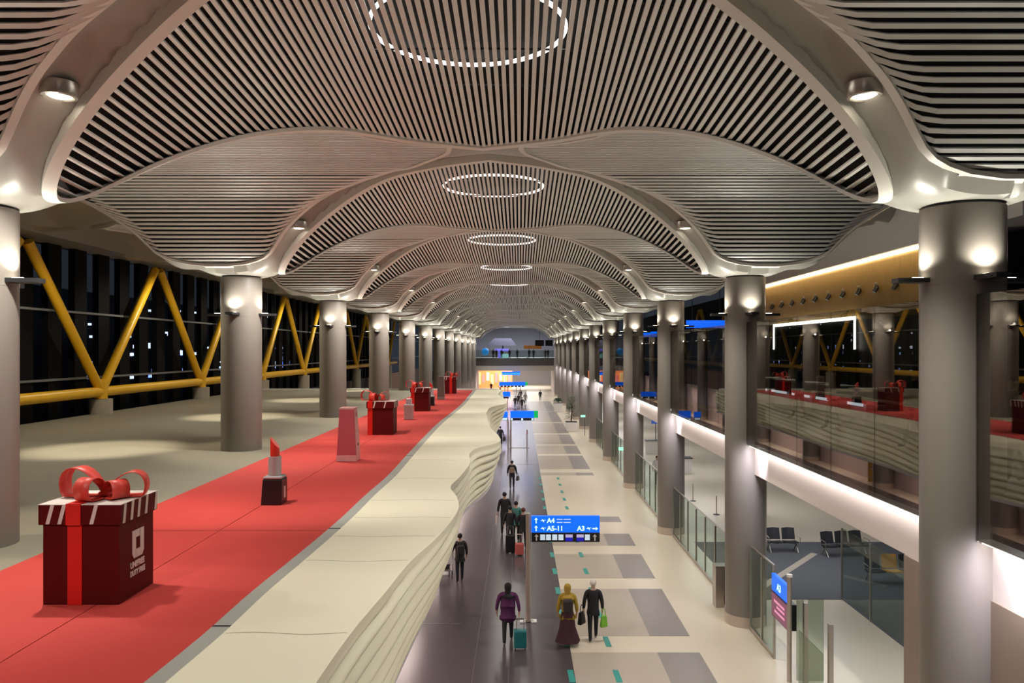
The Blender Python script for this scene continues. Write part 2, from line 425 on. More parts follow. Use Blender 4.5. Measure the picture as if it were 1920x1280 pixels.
# ------------------------------------------------------------------ lower floor
MB().box(-24, 22, -6, 230, -.3, 0).build('floor', M_lfloor, kind='structure')
MB().box(-8.0, 1.42, -4, 160, 0, .006).build('floor', M_dfloor, kind='structure')
for (a, b_) in ((15.5, 21.2), (22.43, 26.84), (28.1, 31.4), (32.8, 34.9), (37.3, 38.5), (51.2, 52.3), (53.9, 60.7), (61.8, 67), (68.2, 76), (77, 88), (89, 104), (105, 125)):
    o = MB().box(1.43, 3.80, a, b_, 0, .008).build('floor', M_tile, kind='structure')
    MB().box(3.80, 4.97, a, b_, 0, .008).build('floor', M_tiled, kind='structure')
m_line = mat('floor_joint', (.11, .095, .10), .3)
for y in (28.7, 45.0): pass
for i, (x0, x1, y0, y1) in enumerate(((-6, 1.42, 56.0, 56.12), (-6, -1.8, 23.4, 23.46), (-1.21, -1.19, 8, 56), (-.29, -.27, 8, 56))):
    MB().box(x0, x1, y0, y1, .006, .009).build('trim_%d' % (i+1), m_line, kind='structure')
G = 'teal floor stickers in two lines'
for i in range(14):
    yb = 19.65+2.33*i
    for x, sd in ((1.33, 'left'), (2.51, 'right')):
        if sd == 'left' and i in (2,): pass
        tag(MB().prism([(x-.07, yb-.36), (x+.09, yb-.36), (x+.06, yb+.38), (x-.09, yb+.38)], 2, .008, .013).build('floor_sticker', M_teal),
            f'teal floor sticker, {ORD[min(i, 12)] if i < 13 else "last"} of the {sd} line counted from the camera', 'sticker', G)

# ------------------------------------------------------------------ the deck on the left
YD = 58.2
MB().box(-20.4, -3.5, -5, YD, 3.75, 5.30).build('floor', M_deck, kind='structure')
kb = MB().box(-20.4, -1.6, YD, YD+.25, 3.75, 5.42).build('trim_8', M_white, kind='structure')
# wavy carpet edge
kd = [(-5, -3.32), (4, -3.30), (7, -3.22), (8.1, -3.17), (9.5, -3.16), (11, -3.10), (12.4, -3.05), (13.8, -3.02), (16, -3.02), (18, -2.98), (22, -3.05), (26, -3.12), (31, -3.18), (37, -3.10), (43, -3.05), (50, -3.15), (58.2, -3.3)]
def interp(tab, y):
    ya = np.array([a for a, _ in tab]); xa = np.array([b for _, b in tab])
    # smooth catmull-rom
    d = np.gradient(xa, ya); i = int(np.clip(np.searchsorted(ya, y)-1, 0, len(ya)-2)); h = ya[i+1]-ya[i]; t = (y-ya[i])/h
    return float((2*t**3-3*t**2+1)*xa[i]+(t**3-2*t**2+t)*h*d[i]+(-2*t**3+3*t**2)*xa[i+1]+(t**3-t**2)*h*d[i+1])
yy = np.linspace(-4.5, YD-.1, 160)
def slab(L, R, y, z0, z1):
    P = [[(L(v), v, z0) for v in y], [(L(v), v, z1) for v in y], [(R(v), v, z1) for v in y], [(R(v), v, z0) for v in y]]
    m = MB(); m.grid(P); n = len(y)
    m.f.append((0, n, 2*n, 3*n)); m.f.append((n-1, 2*n-1, 3*n-1, 4*n-1)[::-1]); return m
ce = lambda v: interp(kd, v)
car = thing('red_carpet', (0, 0, 5.3), 'long red carpet runner on the deck carrying the giant gift boxes', 'carpet')
slab(lambda v: -7.14, lambda v: -5.05, yy, 0, .016).build('carpet_length', M_carpet, car)
slab(lambda v: -5.035, lambda v: ce(v)-.2, yy, 0, .016).build('carpet_length', M_carpet, car)
for i, v in enumerate((12.9, 26.0, 38.0)):
    MB().box(-7.1, ce(v)-.22, v, v+.03, .016, .018).build('seam', mat('seam_red', (.25, .02, .015), .9), car)
slab(lambda v: ce(v)-.2, lambda v: ce(v)+.02, yy, 5.30, 5.325).build('trim_9', M_kerb, kind='structure')
led = thing('balcony_ledge', (0, 0, 0), 'cream wavy ledge with ribbed edge running beside the red carpet', 'ledge')
TT = [(-5, -1.9), (5, -1.86), (7.04, -1.835), (8.21, -1.785), (9.47, -1.67), (10.87, -1.555), (12.27, -1.33), (13.5, -1.2), (14.64, -1.16), (15.7, -1.28), (16.85, -1.51), (18.15, -1.42), (20.5, -1.32), (22.5, -1.44), (23.7, -1.26), (24.6, -.80), (25.4, -.64), (26.6, -.70), (29.5, -1.10), (33, -1.375), (37.5, -1.58), (40.7, -1.45), (43, -.80), (45, -.76), (48, -1.0), (52, -1.4), (58.3, -1.3)]
TB = [(-5, -1.9), (5, -1.85), (10.7, -1.78), (12.1, -1.73), (14.2, -1.65), (17.7, -1.70), (20.1, -1.68), (22.1, -1.61), (23.2, -1.46), (24.5, -1.225), (26.9, -1.0), (28.4, -1.03), (30.7, -1.19), (34.5, -1.15), (40, -1.35), (45.5, -1.4), (53.7, -1.33), (58.3, -1.35)]
xt = lambda v: interp(TT, v); xb = lambda v: interp(TB, v)
ye = np.concatenate([np.linspace(-4.5, 5, 12), np.linspace(5.2, 30, 200), np.linspace(30.3, YD, 110)])
slab(lambda v: ce(v)+.02, lambda v: xt(v), ye, 5.24, 5.345).build('ledge_top', M_cream, led)
NR = 6.5; sv = np.linspace(0, 1, 56)
P = []
for v in ye:
    row = []
    a, b_ = xt(v), xb(v)
    for s_ in sv:
        ph = s_*NR+.16*v+.35*math.sin(v*.45)+.5
        fr = ph % 1; env = min(1, s_*9)*min(1, (1-s_)*12+.0)
        rid = (.115*(math.sin(PI*fr)**.75)-.04)*env
        wob = .05*math.sin(v*.55+s_*3.0)*math.sin(PI*s_)
        row.append((a+(b_-a)*s_**1.1+rid+wob, v, 5.24-1.54*s_))
    P.append(row)
m = MB(); m.grid(P); m.build('ribbed_fascia', M_cream, led, smooth=True)
slab(lambda v: -3.6, lambda v: xb(v)+.01, ye, 3.62, 3.72).build('soffit_trim', mat('lavender_lit_trim', (.55, .52, .58), .4), led)  # lavender light on the bottom trim is painted into its colour
m_crack = mat('ledge_seam', (.30, .27, .20), .8)
for i, v in enumerate((8.15, 10.95, 12.4, 13.8, 15.4, 18.0, 21, 24, 27, 30.5, 34, 38, 42, 46, 50, 54)):
    w_ = .014 if i < 5 else .02
    rj = [(ce(v)+.05+(xt(v)-.1-ce(v))*t, v+.03*math.sin(7*t+i)) for t in np.linspace(0, 1, 14)]
    m = MB(); m.grid([[(x, y-w_/2, 5.3465) for x, y in rj], [(x, y+w_/2, 5.3465) for x, y in rj]]); m.build('panel_joint', m_crack, led)
for i, v in enumerate((8.4, 13.0, 22.0)):
    MB().box(ce(v)-.2, ce(v)+.02, v, v+.05, 5.325, 5.328).build('trim_%d' % (20+i), mat('strip_gap', (.05, .05, .05), .8), kind='structure')

# ------------------------------------------------------------------ left facade, truss and piers
XF = -21.0
wl = MB().box(XF-.5, XF+.2, -5, 160, 0, 4.6).build('wall_left', M_dark, kind='structure')
wg = MB().box(XF-.02, XF, -5, 160, 4.6, 13.6).build('window_1', M_glassL, kind='structure')
mfin = MB().box(-.30, .0, -.5, .5, 4.6, 13.5); fin = mfin.build('mullion', mat('fin_black', (.003, .003, .004), .7, spec=.1), wg)
fin.location = (XF+.35, 20, 0)
for i in range(1, 52):
    c = fin.copy(); COL.objects.link(c); c.location = (XF+.35, 20+2.02*i, 0)
for z in (7.03, 10.1): MB().box(XF+.36, XF+.43, -5, 160, z-.05, z+.05).build('transom', mat('transom_grey', (.16, .17, .18), .4), wg)
tr = thing('yellow_truss', (-20.1, 0, 0), 'yellow steel tube truss of V-shaped braces along the dark left windows', 'truss')
YB = [25.3+S*i for i in range(0, 9)]
MB().tube([(0, 8, 6.35), (0, 125, 6.35)], .24, 16).build('bottom_chord', M_yel, tr, smooth=True)
for yb in YB:
    for s in (-1, 1):
        MB().tube([(0, yb+s*.22, 6.6), (0, yb+s*S*.475, 12.78)], .22, 12).build('brace', M_yel, tr, smooth=True)
    MB().tube([(0, yb, 6.02), (0, yb, 6.95)], .30, 14).build('node_sleeve', M_yel, tr, smooth=True)
for i, yb in enumerate(YB):
    z0 = 5.3 if yb < YD else 0
    MB().lathe([(.52, z0), (.52, 6.0)], (-20.1, yb, 0), 24).build('concrete_pier', M_conc, smooth=True, label=f'round concrete pier under the yellow truss, {ORD[i]} one from the camera along the left windows', cat='pier', group='concrete piers under the yellow truss')
# night lights outside
M_nb = mat('night_blue', (.3, .45, 1), .5, emit=1.2, ecol=(.35, .5, 1)); M_nw = mat('night_white', (1, 1, 1), .5, emit=1.6, ecol=(.8, .88, 1)); M_nd = mat('far_building', (.03, .035, .05), .8)
MB().box(-21.3, -19.3, -5, 160, 13.05, 14.3).build('ceiling', M_rib, kind='structure')
bl = thing('terminal_building', (-60, 0, 0), 'dark building outside the left windows with small bluish lit windows at night', 'building')
MB().box(-4, 4, 20, 260, 0, 9.5).build('wall', M_nd, bl)
rr = random.Random(3)
for i in range(120):
    y = rr.uniform(95, 240); z = rr.choice((4.2, 4.6, 5.0, 6.0, 7.5, 8.6)); w_ = rr.uniform(.6, 2.4)
    MB().box(4, 4.06, y, y+w_*2, z, z+rr.uniform(.2, .9)).build('window', M_nb if rr.random() < .5 else M_nw, bl)
for i in range(80):
    y = rr.uniform(95, 230); z = rr.uniform(9.6, 16)
    MB().box(4.0, 4.3, y, y+.35, z, z+.3).build('beacon', M_nw, bl)
MB().box(-.2, .2, 20, 260, 9.5, 16.4).build('roof_mast_screen', M_nd, bl)
MB().box(-90, XF-1, -10, 300, -.4, -.1).build('floor', mat('apron', (.03, .03, .03), .7), kind='structure')
# small aisle ceiling lights
for i, (x, y) in enumerate(((-13.5, 26), (-13.5, 37), (-9.2, 16.8), (-9.2, 20), (-13.5, 48), (-9.2, 28.3), (-9.2, 31.6), (-13.5, 60))):
    z = float(zskin(x-XC, y-Y0))-.02
    tag(MB().lathe([(.13, .05), (.13, -.01), (.10, -.02)], (x, y, z), 16).build('ceiling_spot', M_lamp), f'small ceiling light over the left aisle, {ORD[i]} when counted from the camera'.replace('ceiling light over', 'round ceiling light over'), 'light', 'small lights in the aisle ceiling')

# ------------------------------------------------------------------ right side: beam, glass balustrade wall, mezzanine
XG = 6.80
bm_ = MB().box(7.05, 7.75, 0, 151, 4.62, 5.50).build('wall_right', M_beam, kind='structure')
m_v = mat('violet_strip', (.20, .13, .30), .5)
for k in range(-1, 12):
    y = Y0+k*S
    if k >= 0:
        MB().box(7.02, 7.5, y-(3.5 if k == 0 else .3), y+2.0, 0, 4.62).build('wall_right', M_brown if k < 1 else M_col, kind='structure')
    # glass panes above the LED cove, a pane each 1.9 m, cut at the columns
    n = 5; a0 = y+.62; a1 = y+S-.62; wdt = (a1-a0)/n
    if k < 11:
        for j in range(n):
            MB().box(XG, XG+.02, a0+j*wdt+.01, a0+(j+1)*wdt-.01, 5.50, 9.18).build('window_2', M_glassR, kind='structure')
    MB().box(XG+.0, XG+.02, y-.62, y+.62, 5.50, 9.18).build('window_2', M_glassR, kind='structure') if k >= 0 else None
    MB().box(XG+.04, 7.04, y+.2, y+S-.2, 5.505, 5.53).build('trim_4', M_white, kind='structure') if k < 11 else None
    o = MB().box(XG+.07, XG+.15, y+.62, y+S-.62, 5.475, 5.505)
    if k < 11:
        tag(o.build('light_strip', M_led), f'white light strip on top of the plaster band, right side, {"at the right photo edge" if k < 0 else ORD[k]+" bay from the camera"}', 'light', 'light strips above the plaster band')
        lamp('AREA', 'cove_lamp', (XG+.12, y+S/2, 5.46), P_LED, (1, .93, .95), (0, math.radians(-12), 0), .1, sy=S-1.4)
        lamp('SPOT', 'cove_lamp', (XG+.10, y+S-1.75, 5.42), 340, (.90, .87, 1), Vector((0, -1.0, .8)).to_track_quat('Z', 'Y').to_euler(), .25, 100, .9)
# mezzanine
MB().box(7.05, 22, 0, 151, 5.50, 5.60).build('floor', M_black, kind='structure')
MB().box(7.3, 22, 0, 151, 6.0, 6.2).build('floor', mat('mezz_floor', (.05, .05, .055), .3), kind='structure')
MB().box(13.5, 13.8, 22.0, 44.4, 9.57, 11.84).build('wall_right', M_wood, kind='structure')
MB().box(13.5, 13.8, 22.0, 44.4, 6.2, 9.57).build('wall_right', mat('mezz_panel', (.05, .04, .03), .5), kind='structure')
MB().box(13.1, 14.6, 20.0, 46, 11.86, 13.9).build('ceiling', M_white, kind='structure')
MB().box(13.38, 13.46, 22.0, 44.4, 11.76, 11.83).build('light_strip', M_ledwarm, label='warm light strip washing the top of the wood wall', cat='light')
lamp('AREA', 'wood_lamp', (13.2, 33, 11.8), 150, (1, .74, .42), (0, math.radians(28), 0), .1, sy=22)
for i in range(10):
    t = thing('wall_spotlight', (13.45, 27.4+1.483*i, 10.73), f'small black spotlight on the wood wall, {ORD[i]} from the right', 'spotlight', 'spotlights on the wood wall')
    MB().box(-.04, .04, -.03, .03, -.05, .05).build('bracket', M_dark, t)
    o = MB().tube([(0, 0, 0), (-.12, 0, -.20)], .085, 12).build('lamp_head', M_dark, t, smooth=True)
    MB().tube([(-.02, 0, .06), (-.06, 0, .14)], .06, 10).build('cap', M_chrome, t)
t = thing('lit_portal', (13.40, 0, 0), 'black shop portal outlined by a white light frame behind the dark glass', 'portal')
MB().box(0, .05, 30.65, 40.4, 6.2, 9.60).build('opening', M_black, t)
MB().box(-.05, 0, 30.6, 40.45, 9.56, 9.70).build('light_bar', M_led, t)
for y in (30.6, 40.35): MB().box(-.05, 0, y, y+.1, 8.38, 9.56).build('light_bar', M_led, t)
for i, (a, b_) in enumerate(((30.0, 31.5), (27.8, 29.4), (25.6, 27.2), (23.5, 25.0), (21.6, 22.6), (15.0, 17.0))):
    t = thing('counter', (10.0, (a+b_)/2, 6.2), f'low display counter with a lit edge behind the dark glass, {ORD[i]} from the left', 'counter', 'counters behind the dark glass')
    h = (b_-a)/2
    MB().box(-.25, .35, -h, h, 0, .62).build('body', mat('counter_grey', (.22, .25, .25), .5), t)
    MB().box(-.33, .40, -h, h, 1.0, 1.05).build('top', mat('counter_top', (.10, .2, .24), .4), t)
    MB().box(-.36, -.33, -h, h, .56, .64).build('light_edge', M_nw, t)
    for s in (-1, 1): MB().box(-.2, .3, s*h*.9-.03, s*h*.9+.03, .62, 1.0).build('support', M_dark, t)
# right facade truss far away
wr = MB().box(22, 22.3, 0, 151, 0, 14).build('wall_right', M_black, kind='structure')
t2 = thing('yellow_truss', (20.2, 0, 0), 'yellow steel truss far off on the right, glimpsed between the right columns', 'truss')
MB().tube([(0, 30, 6.9), (0, 125, 6.9)], .24, 12).build('bottom_chord', M_yel, t2, smooth=True)
for yb in [80+S*i for i in range(-3, 3)]:
    for s in (-1, 1): MB().tube([(0, yb, 7), (0, yb+s*S*.475, 12.78)], .22, 10).build('brace', M_yel, t2, smooth=True)
# ------------------------------------------------------------------ signs
def arrow(m, x, z, s, d, y0, y1):
    # arrow pointing up ('u') or right ('r')
    if d == 'u': P = [(0, .5), (.32, .12), (.10, .12), (.10, -.5), (-.10, -.5), (-.10, .12), (-.32, .12)]
    else: P = [(.5, 0), (.12, -.32), (.12, -.10), (-.5, -.10), (-.5, .10), (.12, .10), (.12, .32)]
    m.prism([(x+a*s, y0) for a, b_ in P], 2, 0, 0) if 0 else None
    n = len(m.v)
    for yv in (y0, y1): m.v += [(x+a*s, yv, z+b_*s) for a, b_ in P]
    k = len(P); m.f.append(tuple(n+i for i in range(k))); m.f.append(tuple(n+k+i for i in range(k))[::-1])
    for i in range(k): m.f.append((n+i, n+(i+1) % k, n+k+(i+1) % k, n+k+i))
def plane_icon(m, x, z, s, y):
    for P in ([(-.5, -.05), (.5, .12), (.5, .2), (-.5, .06)], [(-.15, 0), (.1, -.3), (.2, -.3), (.12, .05)], [(-.15, .02), (-.3, .3), (-.2, .32), (.1, .1)]):
        n = len(m.v)
        for yv in (y-.006, y): m.v += [(x+a*s, yv, z+b_*s) for a, b_ in P]
        k = len(P); m.f.append(tuple(n+i for i in range(k))); m.f.append(tuple(n+k+i for i in range(k))[::-1])
        for i in range(k): m.f.append((n+i, n+(i+1) % k, n+k+(i+1) % k, n+k+i))
t = thing('direction_sign', (.27, 23.6, 0), 'blue gate direction sign reading A4, A5-11 and A3 on a tall pole', 'sign')
MB().tube([(0, 0, .02), (0, 0, 3.34)], .075, 14).build('pole', mat('pole_steel', (.42, .35, .30), .35, .3), t, smooth=True)
for s in (-1, 1): MB().box(s*.17-.09, s*.17+.09, -.12, .12, .0, .05).build('foot', M_white, t, bevel=.01)
MB().box(-.10, .16, -.05, .05, .02, .06).build('base_plate', M_chrome, t)
MB().box(.10, 2.19, -.06, .06, 2.76, 3.26).build('board', M_blue, t)
MB().box(.10, 2.19, -.06, .06, 2.47, 2.755).build('lower_board', M_lipk, t)
for a in ((.24, 3.13, .17, 'u'), (.24, 2.89, .17, 'u'), (2.05, 2.88, .17, 'r')): m = MB(); arrow(m, *a, -.075, -.062); m.build('arrow_sign', M_signw, t)
for a in ((.46, 3.12), (.46, 2.88), (1.86, 2.88)): m = MB(); plane_icon(m, *a, .15, -.064); m.build('plane_icon', M_signw, t)
RX = (PI/2, 0, 0)
text('A4', .20, (.575, -.065, 3.06), RX, M_signw, t, bold=.006); text('A5-11', .20, (.575, -.065, 2.82), RX, M_signw, t, bold=.006); text('A3', .20, (1.50, -.065, 2.82), RX, M_signw, t, bold=.006)
for z in (3.16, 3.07): MB().box(.87, 1.05, -.07, -.06, z-.012, z+.012).build('small_print', M_pale, t); MB().box(1.08, 1.30, -.07, -.06, z-.012, z+.012).build('small_print', M_pale, t)
for a in (.25, 2.04): m = MB(); arrow(m, a, 2.61, .20, 'u', -.075, -.062); m.build('arrow_sign', M_white, t)
for x in (.44, .62, .81, 1.0, 1.81):
    MB().box(x-.075, x+.075, -.072, -.06, 2.53, 2.70).build('pictogram', M_pale, t)
for x in (1.24, 1.58):
    MB().box(x-.1, x+.12, -.072, -.06, 2.61, 2.70).build('pictogram', mat('icon_lilac', (.5, .45, .7), .5, emit=.5, ecol=(.5, .45, .7)), t); MB().box(x-.1, x+.12, -.072, -.06, 2.50, 2.60).build('pictogram', mat('icon_navy', (.02, .02, .5), .5, emit=.5, ecol=(.0, .0, .5)), t)
def far_sign(px0, px1, D, ztop, zbot, label, green=False, white=True, pole=None):
    x0 = (px0-974)*D/1440; x1 = (px1-974)*D/1440
    t = thing('direction_sign', ((x0+x1)/2, D, 0), label, 'sign', 'blue hanging and pole signs down the hall')
    h = (x1-x0)/2
    MB().box(-h, h, -.07, .07, zbot+.22, ztop).build('board', M_blue, t)
    if white:
        MB().box(-h, h, -.07, .07, zbot, zbot+.2).build('lower_board', M_lipk, t)
        m = MB(); n = max(3, int(h*4))
        for i in range(n):
            x = -h+.12+(2*h-.24)*i/(n-1); MB().box(x-.07, x+.07, -.085, -.07, zbot+.03, zbot+.17).build('pictogram', M_signw, t)
    if green: MB().box(h, h+.35, -.07, .07, zbot+.22, ztop).build('green_end', M_green, t)
    pp = pole if pole is not None else [-h*.6, h*.6]
    for x in pp: MB().tube([(x, 0, 0), (x, 0, zbot+.05)], .06, 8).build('pole', M_chrome, t)
    return t
far_sign(957, 1001, 64.4, 3.25, 2.45, 'blue sign with a green end panel above the moving walkway gate', True, pole=[-.95])
far_sign(939.5, 952, 64.2, 3.2, 2.5, 'small narrow blue sign just left of the green-ended sign', pole=[.3])
far_sign(928.5, 957, 93, 3.3, 2.5, 'blue sign over the end of the cream ledge')
far_sign(936, 985, 122, 3.3, 2.5, 'wide blue sign with green tip in front of the orange shop', True)
far_sign(941, 975, 148, 4.2, 3.3, 'farthest blue sign, right under the bridge', white=False)
def hang_sign(x, y, z, w_, h, label, rz=0):
    t = thing('direction_sign', (x, y, z), label, 'sign', 'blue signs seen between the right columns', rz)
    MB().box(-w_/2, w_/2, -.08, .08, -h/2, h/2).build('board', M_blue, t)
    for s in (-1, 1): MB().tube([(s*w_*.35, 0, h/2), (s*w_*.35, 0, float(zskin(min(x-XC, 14), y-Y0))-z)], .02, 6).build('hanger', M_dark, t)
hang_sign(11.9, 49, 10.0, 2.5, .48, 'bright blue sign hanging high between the first and second right columns behind')
hang_sign(11.2, 66, 9.7, 1.2, .45, 'small blue sign hanging high behind the third right column')

# ------------------------------------------------------------------ gift boxes, lipsticks and bottles on the carpet
def ribbon_loop(m, R, w_, ang, tilt, lift=0, asp=.75):
    # one teardrop loop standing on the lid, in the vertical plane at angle ang
    n = 22; P = []
    for i in range(n+1):
        t = i/n*2*PI; r = R*(math.sin(t/2)); 
        u = R*(1-math.cos(t))*.5*1.0; z = R*asp*math.sin(t)*-.62*(.45+.55*math.sin(t/2))+R*.30*math.sin(t/2)
        P.append((u, z))
    ca, sa = math.cos(ang), math.sin(ang)
    rows = [[], []]
    for (u, z) in P:
        zz = max(.012, z+lift)
        for r_, o_ in ((0, -w_/2), (1, w_/2)):
            oo = o_*(.6+.4*min(1, u/(R*.5)))
            rows[r_].append((u*ca-oo*sa, u*sa+oo*ca, zz))
    b0 = len(m.v); m.grid(rows)
def make_gift(loc, label, ribx=-.07, logo=True, scale=1, stripes=True, rz=0):
    t = thing('gift_box', loc, label, 'gift box', 'giant red gift boxes on the carpet', rz, scale)
    a, b_ = .47, .44
    bb_ = MB().box(-a+.015, a-.015, -b_+.015, b_-.015, 0, .97).build('box_body', M_box, t, bevel=.006)
    lid = MB().box(-a-.02, a+.02, -b_-.02, b_+.02, .955, 1.19).build('lid', M_box, t, bevel=.006)
    MB().box(-a-.021, a+.021, -b_-.021, b_+.021, 1.19, 1.197).build('lid_cover', M_stripe, lid)
    rb = MB(); x = ribx
    rb.box(x-.085, x+.085, -b_+.002, -b_+.015, 0.0, .955); rb.box(x-.088, x+.088, -b_-.032, -b_-.02, .955, 1.2); rb.box(x-.088, x+.088, -b_-.032, b_+.032, 1.197, 1.206); rb.box(x-.085, x+.085, b_-.015, b_-.002, 0, .955); rb.box(x-.088, x+.088, b_+.02, b_+.032, .955, 1.2)
    rb.build('ribbon', M_boxb, t)
    if stripes:
        def st(x0, x1, face, wv=.045, dx=-.09):
            m = MB()
            if face == 'f': m.prism([(x0, 1.197), (x0+wv, 1.197), (x0+wv+dx, .965), (x0+dx, .965)], 1, -b_-.026, -b_-.02)
            if face == 'r': m.prism([(x0, 1.197), (x0+wv, 1.197), (x0+wv+dx, .965), (x0+dx, .965)], 0, a+.02, a+.026)
            m.build('stripe', M_stripe, lid)
        for xv in (-.34, -.02-.14+.0, ): pass
        for xv in (-.34, -.20+.0, .18): st(xv, 0, 'f', dx=-.06)
        for yv in (-.38, -.20, -.03, .16, .41): st(yv, 0, 'r', wv=.055, dx=-.04)
    if logo:
        X0 = a-.015
        lg = MB()
        # a blocky letter-like mark: square top, rounded lower corners, square hole
        outer = [(-.13, .80), (.16, .80), (.16, .50), (.12, .45), (-.09, .45), (-.13, .50)]
        lg.prism([(y, z) for y, z in [(-.13, .80), (-.04, .80), (-.04, .46), (-.09, .46), (-.13, .52)]], 0, X0, X0+.008)
        lg.box(X0, X0+.008, -.05, .08, .46, .56); lg.box(X0, X0+.008, -.05, .055, .71, .80)
        lg.prism([(.07, .80), (.16, .80), (.16, .52), (.12, .46), (.07, .46)], 0, X0, X0+.008)
        lg.build('emblem', M_stripe, bb_)
        RR = (PI/2, 0, PI/2)
        text('UNIFREE', .10, (X0+.006, -.18, .35), RR, M_stripe, bb_, ext=.003, sx=.93, bold=.004)
        text('DUTY FREE', .09, (X0+.006, -.18, .25), RR, M_stripe, bb_, ext=.003, sx=.82, bold=.004)
    for ang, R, lift in ((PI*.96, .56, 0), (.20, .48, 0), (PI*1.42, .40, .02), (-PI*.18, .34, .01)):
        m = MB(); ribbon_loop(m, R, .22, ang, 0, lift, .80); o = m.build('bow_loop', M_bow, t, smooth=True)
        o.location = (x+.14, 0, 1.20); md = o.modifiers.new('solid', 'SOLIDIFY'); md.thickness = .008
    MB().box(x+.06, x+.22, -.06, .06, 1.2, 1.28).build('bow_knot', M_bow, t, bevel=.03)
    return t
Zc = 5.32
make_gift((-5.22, 9.57, Zc), 'nearest giant red gift box with a curled bow and a white emblem')
make_gift((-4.97, 27.85, Zc), 'giant red gift box between the pink tower and the clear bottle', ribx=-.36, logo=False)
make_gift((-4.93, 38.4, Zc), 'giant red gift box behind the clear perfume bottle', ribx=-.36, logo=False, scale=.97)
make_gift((-4.88, 53.9, Zc), 'farthest giant red gift box, beside the grey tower', ribx=.1, logo=False, scale=.97)
def make_lip(loc, label):
    t = thing('giant_lipstick', loc, label, 'lipstick display', 'giant lipsticks on the carpet')
    m = MB(); m.v += [(-.22, -.2, 0), (.19, -.2, 0), (.19, .2, 0), (-.22, .2, 0), (-.19, -.18, .50), (.195, -.18, .50), (.195, .18, .50), (-.19, .18, .50)]
    m.f += [(0, 3, 2, 1), (4, 5, 6, 7), (0, 1, 5, 4), (1, 2, 6, 5), (2, 3, 7, 6), (3, 0, 4, 7)]; m.build('case_base', M_lipk, t, bevel=.02)
    MB().box(-.185, .185, -.175, .175, .50, .555).build('collar', M_lips, t, bevel=.025)
    MB().lathe([(.125, .55), (.125, .93)], (.0, 0, 0), 28).build('sleeve', M_lips, t, smooth=True)
    m = MB(); n = 24; r = .09; 
    for (z0, k) in ((.92, 0), (1.16, 1)):
        for j in range(n):
            a = 2*PI*j/n; x = r*math.cos(a); m.v.append((x, r*math.sin(a), z0 if k == 0 else 1.20-x*1.25))
    for j in range(n): m.f.append((j, (j+1) % n, n+(j+1) % n, n+j))
    m.f.append(tuple(range(n))[::-1]); m.f.append(tuple(range(n, 2*n))); m.build('bullet', M_lipr, t, bevel=.012)
    MB().prism([(-.06, .12), (.05, .12), (.05, .34), (-.06, .34)], 0, .19, .198).build('emblem', M_stripe, t)
    return t
make_lip((-4.84, 15.2, Zc), 'giant red lipstick in a black case, the nearer one on the carpet')
make_lip((-4.83, 42.0, Zc), 'giant red lipstick in a black case, the farther one on the carpet')
def make_tower(loc, label, m1, m2, w0, w1, h, mark=True):
    t = thing('tapered_tower', loc, label, 'display tower')
    def fr(s_, e, z0, z1, inset, m):
        q = MB(); k0 = w0+(w1-w0)*z0/h; k1 = w0+(w1-w0)*z1/h
        q.v += [(-k0/2-e, -k0/2-e, z0), (k0/2+e, -k0/2-e, z0), (k0/2+e, k0/2+e, z0), (-k0/2-e, k0/2+e, z0), (-k1/2-e, -k1/2-e, z1), (k1/2+e, -k1/2-e, z1), (k1/2+e, k1/2+e, z1), (-k1/2-e, k1/2+e, z1)]
        q.f += [(0, 3, 2, 1), (4, 5, 6, 7), (0, 1, 5, 4), (1, 2, 6, 5), (2, 3, 7, 6), (3, 0, 4, 7)]; return q.build(s_, m, t, bevel=.012)
    fr('body', 0, 0, h*.97, 0, m1); fr('foot_band', .004, 0, h*.12, 0, m2); fr('top_cap', .006, h*.965, h, 0, m2)
    q = MB(); e = .006; q.v += [(w0/2+e, -w0/2+.02, h*.12), (w0/2+e, w0/2-.02, h*.12), (w1/2+e, w1/2-.02, h*.965), (w1/2+e, -w1/2+.02, h*.965)]; q.v += [(x-.006, y, z) for x, y, z in q.v]
    q.f += [(0, 1, 2, 3), (7, 6, 5, 4), (0, 4, 5, 1), (1, 5, 6, 2), (2, 6, 7, 3), (3, 7, 4, 0)]; q.build('side_face', m2, t)
    if mark:
        MB().box(w1/2+.02, w1/2+.03, -.04, .06, h*.83, h*.90).build('emblem', M_pink, t); MB().box(w0/2-.01, w0/2+.004, -.02, .03, h*.28, h*.33).build('mark', M_dark, t)
    return t
make_tower((-4.70, 21.1, Zc), 'tall tapered pink tower standing behind the nearer giant lipstick', M_pink, M_pinkl, .54, .40, 1.46)
make_tower((-4.80, 47, Zc), 'tall tapered grey tower near the far end of the carpet', mat('tower_grey', (.13, .11, .10), .35, .3), mat('tower_greyl', (.22, .19, .17), .35, .3), .44, .36, 1.43, False)
t = thing('perfume_bottle', (-4.82, 33.5, Zc), 'giant clear perfume bottle with a grey cap on the carpet', 'bottle display')
MB().box(-.20, .20, -.16, .16, 0, .66).build('glass_body', mat('frost', (.34, .25, .25), .15, spec=.8), t, bevel=.03)
MB().box(-.205, .205, -.165, .165, .60, .67).build('shoulder', mat('frost_l', (.42, .36, .38), .3), t, bevel=.02)
MB().box(-.12, .12, -.10, .10, .67, .92).build('cap', M_lips, t, bevel=.02)

